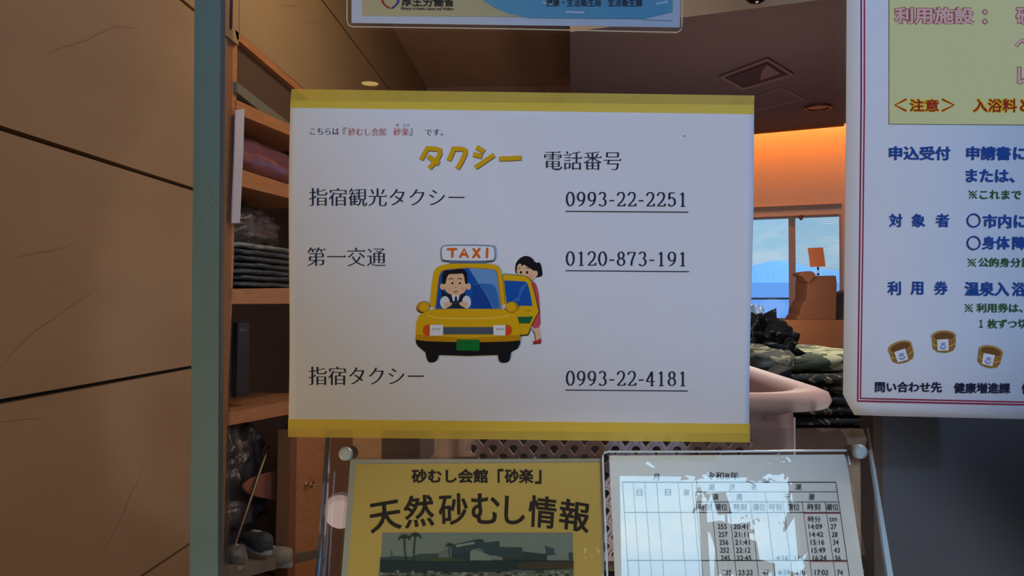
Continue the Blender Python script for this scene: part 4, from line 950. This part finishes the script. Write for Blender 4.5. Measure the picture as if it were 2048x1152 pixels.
# dark cloth lying in the basket
navy = mat('cloth_navy', (26, 26, 34), .9, var=.2, scale=30, bump=.5)
cl1 = blob('dark_cloth', Vector((.055, .365, BZ1 - .075)), (.135, .19, .040), navy, None, .22, 8, 21, 40, 20, pw=.8)
tag(cl1, 'dark navy cloth heaped inside the pink basket', 'cloth')
fin = at(1570, 748, .88)
fo = bpy.data.objects['dark_cloth']
gq = G(); fpts = [(1540, 772), (1552, 752), (1566, 744), (1586, 735), (1583, 750), (1588, 754), (1578, 772)]
gq.prism([at(x, y, .86) for x, y in fpts], (0, .05, 0)); gq.out('folded_corner', navy, fo, bevel=.004)
# folded patterned garments behind the basket
def pattern_mat(name, base, fig, scale=26, th_=.58):
    m = mat(name, base, .95, spec=.08, var=.12, scale=40, bump=.25); t_ = m.node_tree; p_ = t_.nodes['Principled BSDF']
    src = p_.inputs['Base Color'].links[0].from_socket
    v_ = N(t_, 'ShaderNodeTexNoise'); v_.inputs['Scale'].default_value = scale; v_.inputs['Detail'].default_value = 1.5; v_.inputs['Distortion'].default_value = 1.8
    c_ = N(t_, 'ShaderNodeTexCoord'); t_.links.new(c_.outputs['Object'], v_.inputs['Vector'])
    r_ = N(t_, 'ShaderNodeValToRGB'); r_.color_ramp.elements[0].position = th_; r_.color_ramp.elements[1].position = th_ + .03
    t_.links.new(v_.outputs[0], r_.inputs[0]); x_ = N(t_, 'ShaderNodeMixRGB'); t_.links.new(r_.outputs[0], x_.inputs[0]); t_.links.new(src, x_.inputs[1]); x_.inputs[2].default_value = lin(fig)
    t_.links.new(x_.outputs[0], p_.inputs['Base Color']); return m
pm = pattern_mat('yukata_green', (104, 110, 90), (222, 222, 168), 17, .52); pd = pattern_mat('yukata_night', (58, 62, 60), (176, 166, 132), 36, .60)
names = ['bottom dark patterned yukata of the pile beside the pink basket', 'second dark patterned yukata from the bottom of the pile beside the basket', 'third dark patterned yukata from the bottom of the pile beside the basket', 'fourth dark patterned yukata, just under the top ones beside the basket', 'dark patterned yukata directly under the green topmost one']
pcx = at(1665, 800, 1.40).x; step = .0185
for k in range(5):
    o = blob('patterned_yukata', Vector((pcx + .004 * math.sin(k * 2), 1.12, TZ + .011 + k * step)), (.118 + .004 * math.sin(k * 3), .20, .0090), pd, None, .06, 9, k * 5.1, 48, 12, pw=.42)
    tag(o, names[k], 'folded yukata', 'folded yukata piled beside the pink basket')
o = blob('patterned_yukata', Vector((pcx - .012, 1.16, TZ + .011 + 5 * step + .008)), (.125, .21, .02), pm, None, .12, 7, 31, 52, 16, pw=.6); tag(o, 'green and cream patterned yukata topmost on the pile beside the basket', 'folded yukata', 'folded yukata piled beside the pink basket')
o = blob('grey_garment', at(1537, 722, 1.35) + Vector((0, .05, 0)), (.047, .09, .024), pattern_mat('yukata_olive', (112, 112, 96), (190, 176, 136), 30, .6), None, .2, 8, 13, 40, 18, pw=.8); tag(o, 'rumpled olive grey garment between the basket rim and the green yukata', 'garment')
G().prism([at(x, y, 1.345) for x, y in ((1540, 690), (1552, 686), (1574, 692), (1584, 704), (1594, 730), (1578, 712), (1560, 702))], (0, .05, 0)).out('collar', navy, o, bevel=.003)
o = blob('dark_garment', at(1522, 690, 1.55), (.055, .10, .055), pattern_mat('yukata_black', (34, 34, 34), (96, 100, 74), 40, .62), None, .42, 10, 17, 44, 28, pw=.9); tag(o, 'heap of dark green garment with ragged edges beside the taxi notice edge', 'garment')
gq = G()
for i, (x, y, s_) in enumerate(((1528, 648, 1), (1532, 664, 1.1), (1536, 680, 1.2), (1546, 696, 1.4), (1556, 702, 1.6))):
    gq.prism([at(x - 16 * s_, y + 2, 1.50), at(x + 6 * s_, y - 4 * s_, 1.50), at(x + 2 * s_, y + 7 * s_, 1.50), at(x - 14 * s_, y + 10, 1.50)], (0, .03, 0))
gq.out('ragged_edge', navy, o)
o = blob('clear_bag', at(1510, 640, 1.8), (.022, .03, .034), mat('plastic_bluish', (176, 206, 236), .2, spec=.7, var=.1, scale=40), None, .35, 8, 41, 24, 18); tag(o, 'pale bluish plastic bag peeking out beside the taxi notice edge', 'bag')
# ================================================================== FAR ROOM, the mirrored view built solid behind the glass
cbm = mat('counter_brown', (118, 74, 44), .7, var=.04)
CT = Plane(at(1600, 640, 4.0), (0, -1, 0))
def cp(x, y, o=0.0):
    v = CT.at(x, y, o)
    if y >= 640 and o: v.z = CT.at(1523, 640).z - .001
    return v
l_, r_ = cp(1523, 640), cp(1760, 640)
r_.z = l_.z
ct = tag(G().prism([Vector((l_.x, l_.y, 0)), Vector((r_.x, r_.y, 0)), r_, l_], (0, .5, 0)).out('counter', cbm), 'brown counter below the sea window', 'counter')
rg_ = empty('cash_register', cp(1640, 640), 'stepped dark register standing on the counter before the sea window', 'register')
G().prism([cp(x, y, -.05) for x, y in ((1594, 648), (1596, 632), (1600, 630), (1601, 618), (1606, 610), (1609, 602), (1614, 600), (1616, 552), (1672, 551), (1674, 565), (1672, 648))], (0, .2, 0)).out('body', mat('register_brown', (104, 64, 38), .65, var=.04), rg_, bevel=.003)
G().prism([cp(x, y, -.03) for x, y in ((1596, 547), (1606, 543), (1622, 542), (1630, 546), (1632, 552), (1618, 566), (1612, 562), (1606, 554), (1598, 551))], (0, .1, 0)).out('screen', mat('register_brown', (104, 64, 38)), rg_, bevel=.003)
cs = empty('card_stand', cp(1636, 551), 'small square card on a chrome clip stand on top of the register', 'card stand')
G().prism([cp(x, y, -.02) for x, y in ((1616, 496), (1646, 495), (1649, 514), (1651, 533), (1621, 534), (1619, 516))], (0, .006, 0)).out('card', mat('card_brown', (150, 84, 46), .7), cs)
G().tube([cp(1636, 551, -.02), cp(1636, 543, -.02), cp(1636, 534, -.02)], [.007, .004, .006], 12).out('clip', mat('chrome_bright', (190, 196, 204), .2, metal=1), cs, smooth=True)
tag(G().prism([cp(x, y, -.2) for x, y in ((1674, 648), (1674, 618), (1684, 612), (1686, 586), (1700, 580), (1700, 648))], (0, .15, 0)).out('side_box', mat('register_brown', (104, 64, 38))), 'low brown box on the counter to the right of the register', 'box')
rz = fw(1560, 597)[1]; G().tube([fpt(wa0, rz, .1), fpt(wa1, rz, .1)], .007, 8).out('rail', mat('rail_dark', (92, 100, 116), .4), w1)
# on the ceilings
dc = empty('dome_camera', BP.at(1513, -14), 'black dome security camera hanging from the beige ceiling edge', 'camera')
dcc = at(1513, -6, 3.0)
G().disc(dcc + Vector((0, 0, .02)), (0, 0, 1), .05, .03, 28, prof=[(.052, 0), (.052, .03), (.04, .05), (.02, .052), (.02, .30)]).out('mount', mat('camera_black', (30, 28, 28), .4), dc)
dm = G()
pr = [(.047 * math.cos(math.radians(a)), -.047 * math.sin(math.radians(a))) for a in range(0, 91, 9)]
dm.disc(dcc + Vector((0, 0, .02)), (0, 0, 1), 0, 0, 28, prof=[(max(r_2, .0005), h) for r_2, h in pr]).out('dome', mat('dome_black', (14, 13, 14), .08, spec=.7), dc, smooth=True)
acv = empty('ceiling_vent', BP.at(1512, 146), 'rectangular brown air vent with pale rim in the brown dropped ceiling', 'vent')
o4 = [(1438, 150), (1535, 113), (1588, 145), (1485, 177)]; i4 = [(1447, 150), (1535, 117), (1579, 145), (1487, 172)]; j4 = [(1462, 151), (1534, 123), (1566, 144), (1490, 167)]
g = G(); dn = Vector((0, 0, -.012)); ov = [BP.at(*p_) + dn for p_ in o4]; iv = [BP.at(*p_) + dn for p_ in i4]
for a in range(4): g.prism([ov[a], ov[(a + 1) % 4], iv[(a + 1) % 4], iv[a]], (0, 0, .011))
g.out('rim', mat('vent_rim', (118, 94, 92), .5), acv)
g = G(); jv = [BP.at(*p_) + dn * .5 for p_ in j4]
for a in range(4): g.prism([iv[a] - dn * .4, iv[(a + 1) % 4] - dn * .4, jv[(a + 1) % 4], jv[a]], (0, 0, .003))
g.out('frame', mat('vent_brown', (74, 46, 40), .7), acv)
G().prism([v + dn * .3 for v in jv], (0, 0, .003)).out('panel', mat('vent_panel', (64, 40, 34), .7), acv)
G().prism([BP.at(*p_) + dn * .95 for p_ in ((1520, 157), (1524, 136), (1535, 125), (1560, 143))], (0, 0, .003)).out('lit_patch', mat('vent_lit', (124, 100, 98), .7), acv)  # pale triangle puts the light caught in the recess into colour
hp4 = [(1506, 193), (1563, 174), (1611, 197), (1510, 222)]; hi4 = [(1508, 194), (1562, 176.5), (1605, 197), (1511, 220)]
g = G(); ov = [BP.at(*p_) + dn * .3 for p_ in hp4]; iv = [BP.at(*p_) + dn * .3 for p_ in hi4]
for a in range(4): g.prism([ov[a], ov[(a + 1) % 4], iv[(a + 1) % 4], iv[a]], (0, 0, .003))
hh = empty('access_hatch', BP.at(1556, 198), 'flush square access hatch with thin pale outline beside the ceiling vent', 'hatch')
g.out('frame', mat('vent_rim', (118, 94, 92)), hh); G().prism([v for v in iv], (0, 0, .002)).out('panel', brown, hh)
cc = BP.at(1636, 213)
dl = empty('downlight', cc, 'unlit round reddish downlight in the brown ceiling near the orange wall', 'downlight')
G().disc(cc + Vector((0, 0, -.012)), (0, 0, 1), 0, 0, 28, prof=[(.082, .011), (.080, 0), (.066, -.002), (.062, .006)]).out('ring', mat('ring_red', (84, 46, 40), .4), dl)
G().disc(cc + Vector((0, 0, -.008)), (0, 0, 1), .06, .004, 24).out('lens', mat('lens_dark', (86, 44, 38), .3), dl)
sc = FW.at(1601, 436)
sn = empty('sensor', sc, 'small brown wedge sensor on the sea window head frame', 'sensor')
G().prism([FW.at(x, y, .03) for x, y in ((1595, 431), (1608, 430), (1606, 437), (1602, 441), (1599, 439))], uy * .02).out('housing', mat('sensor_brown', (108, 62, 44), .5), sn)
# lobby downlights behind the camera, mirrored in the door glass
def lobby_light(px, py, label, r=.042):
    d = ray(px, py); d2 = Vector((d.x, -d.y, d.z)); h = EYE + d * ((0 - EYE.y) / d.y)
    c = h + d2 * ((ZL - .012 - h.z) / d2.z)
    e = empty('lobby_downlight', c, label, 'downlight', 'lobby ceiling downlights')
    G().disc(c, (0, 0, 1), 0, 0, 24, prof=[(r + .012, .011), (r + .010, 0), (r, .001), (r - .001, .01)]).out('ring', mat('ring_white', (220, 210, 190), .5), e)
    G().disc(c + Vector((0, 0, .002)), (0, 0, 1), r - .002, .004, 24).out('lens', mat('lens_glow', (255, 214, 130), .5, emit=9.0), e)
lobby_light(740, 168, 'glowing lobby downlight mirrored on the glass above the taxi notice')
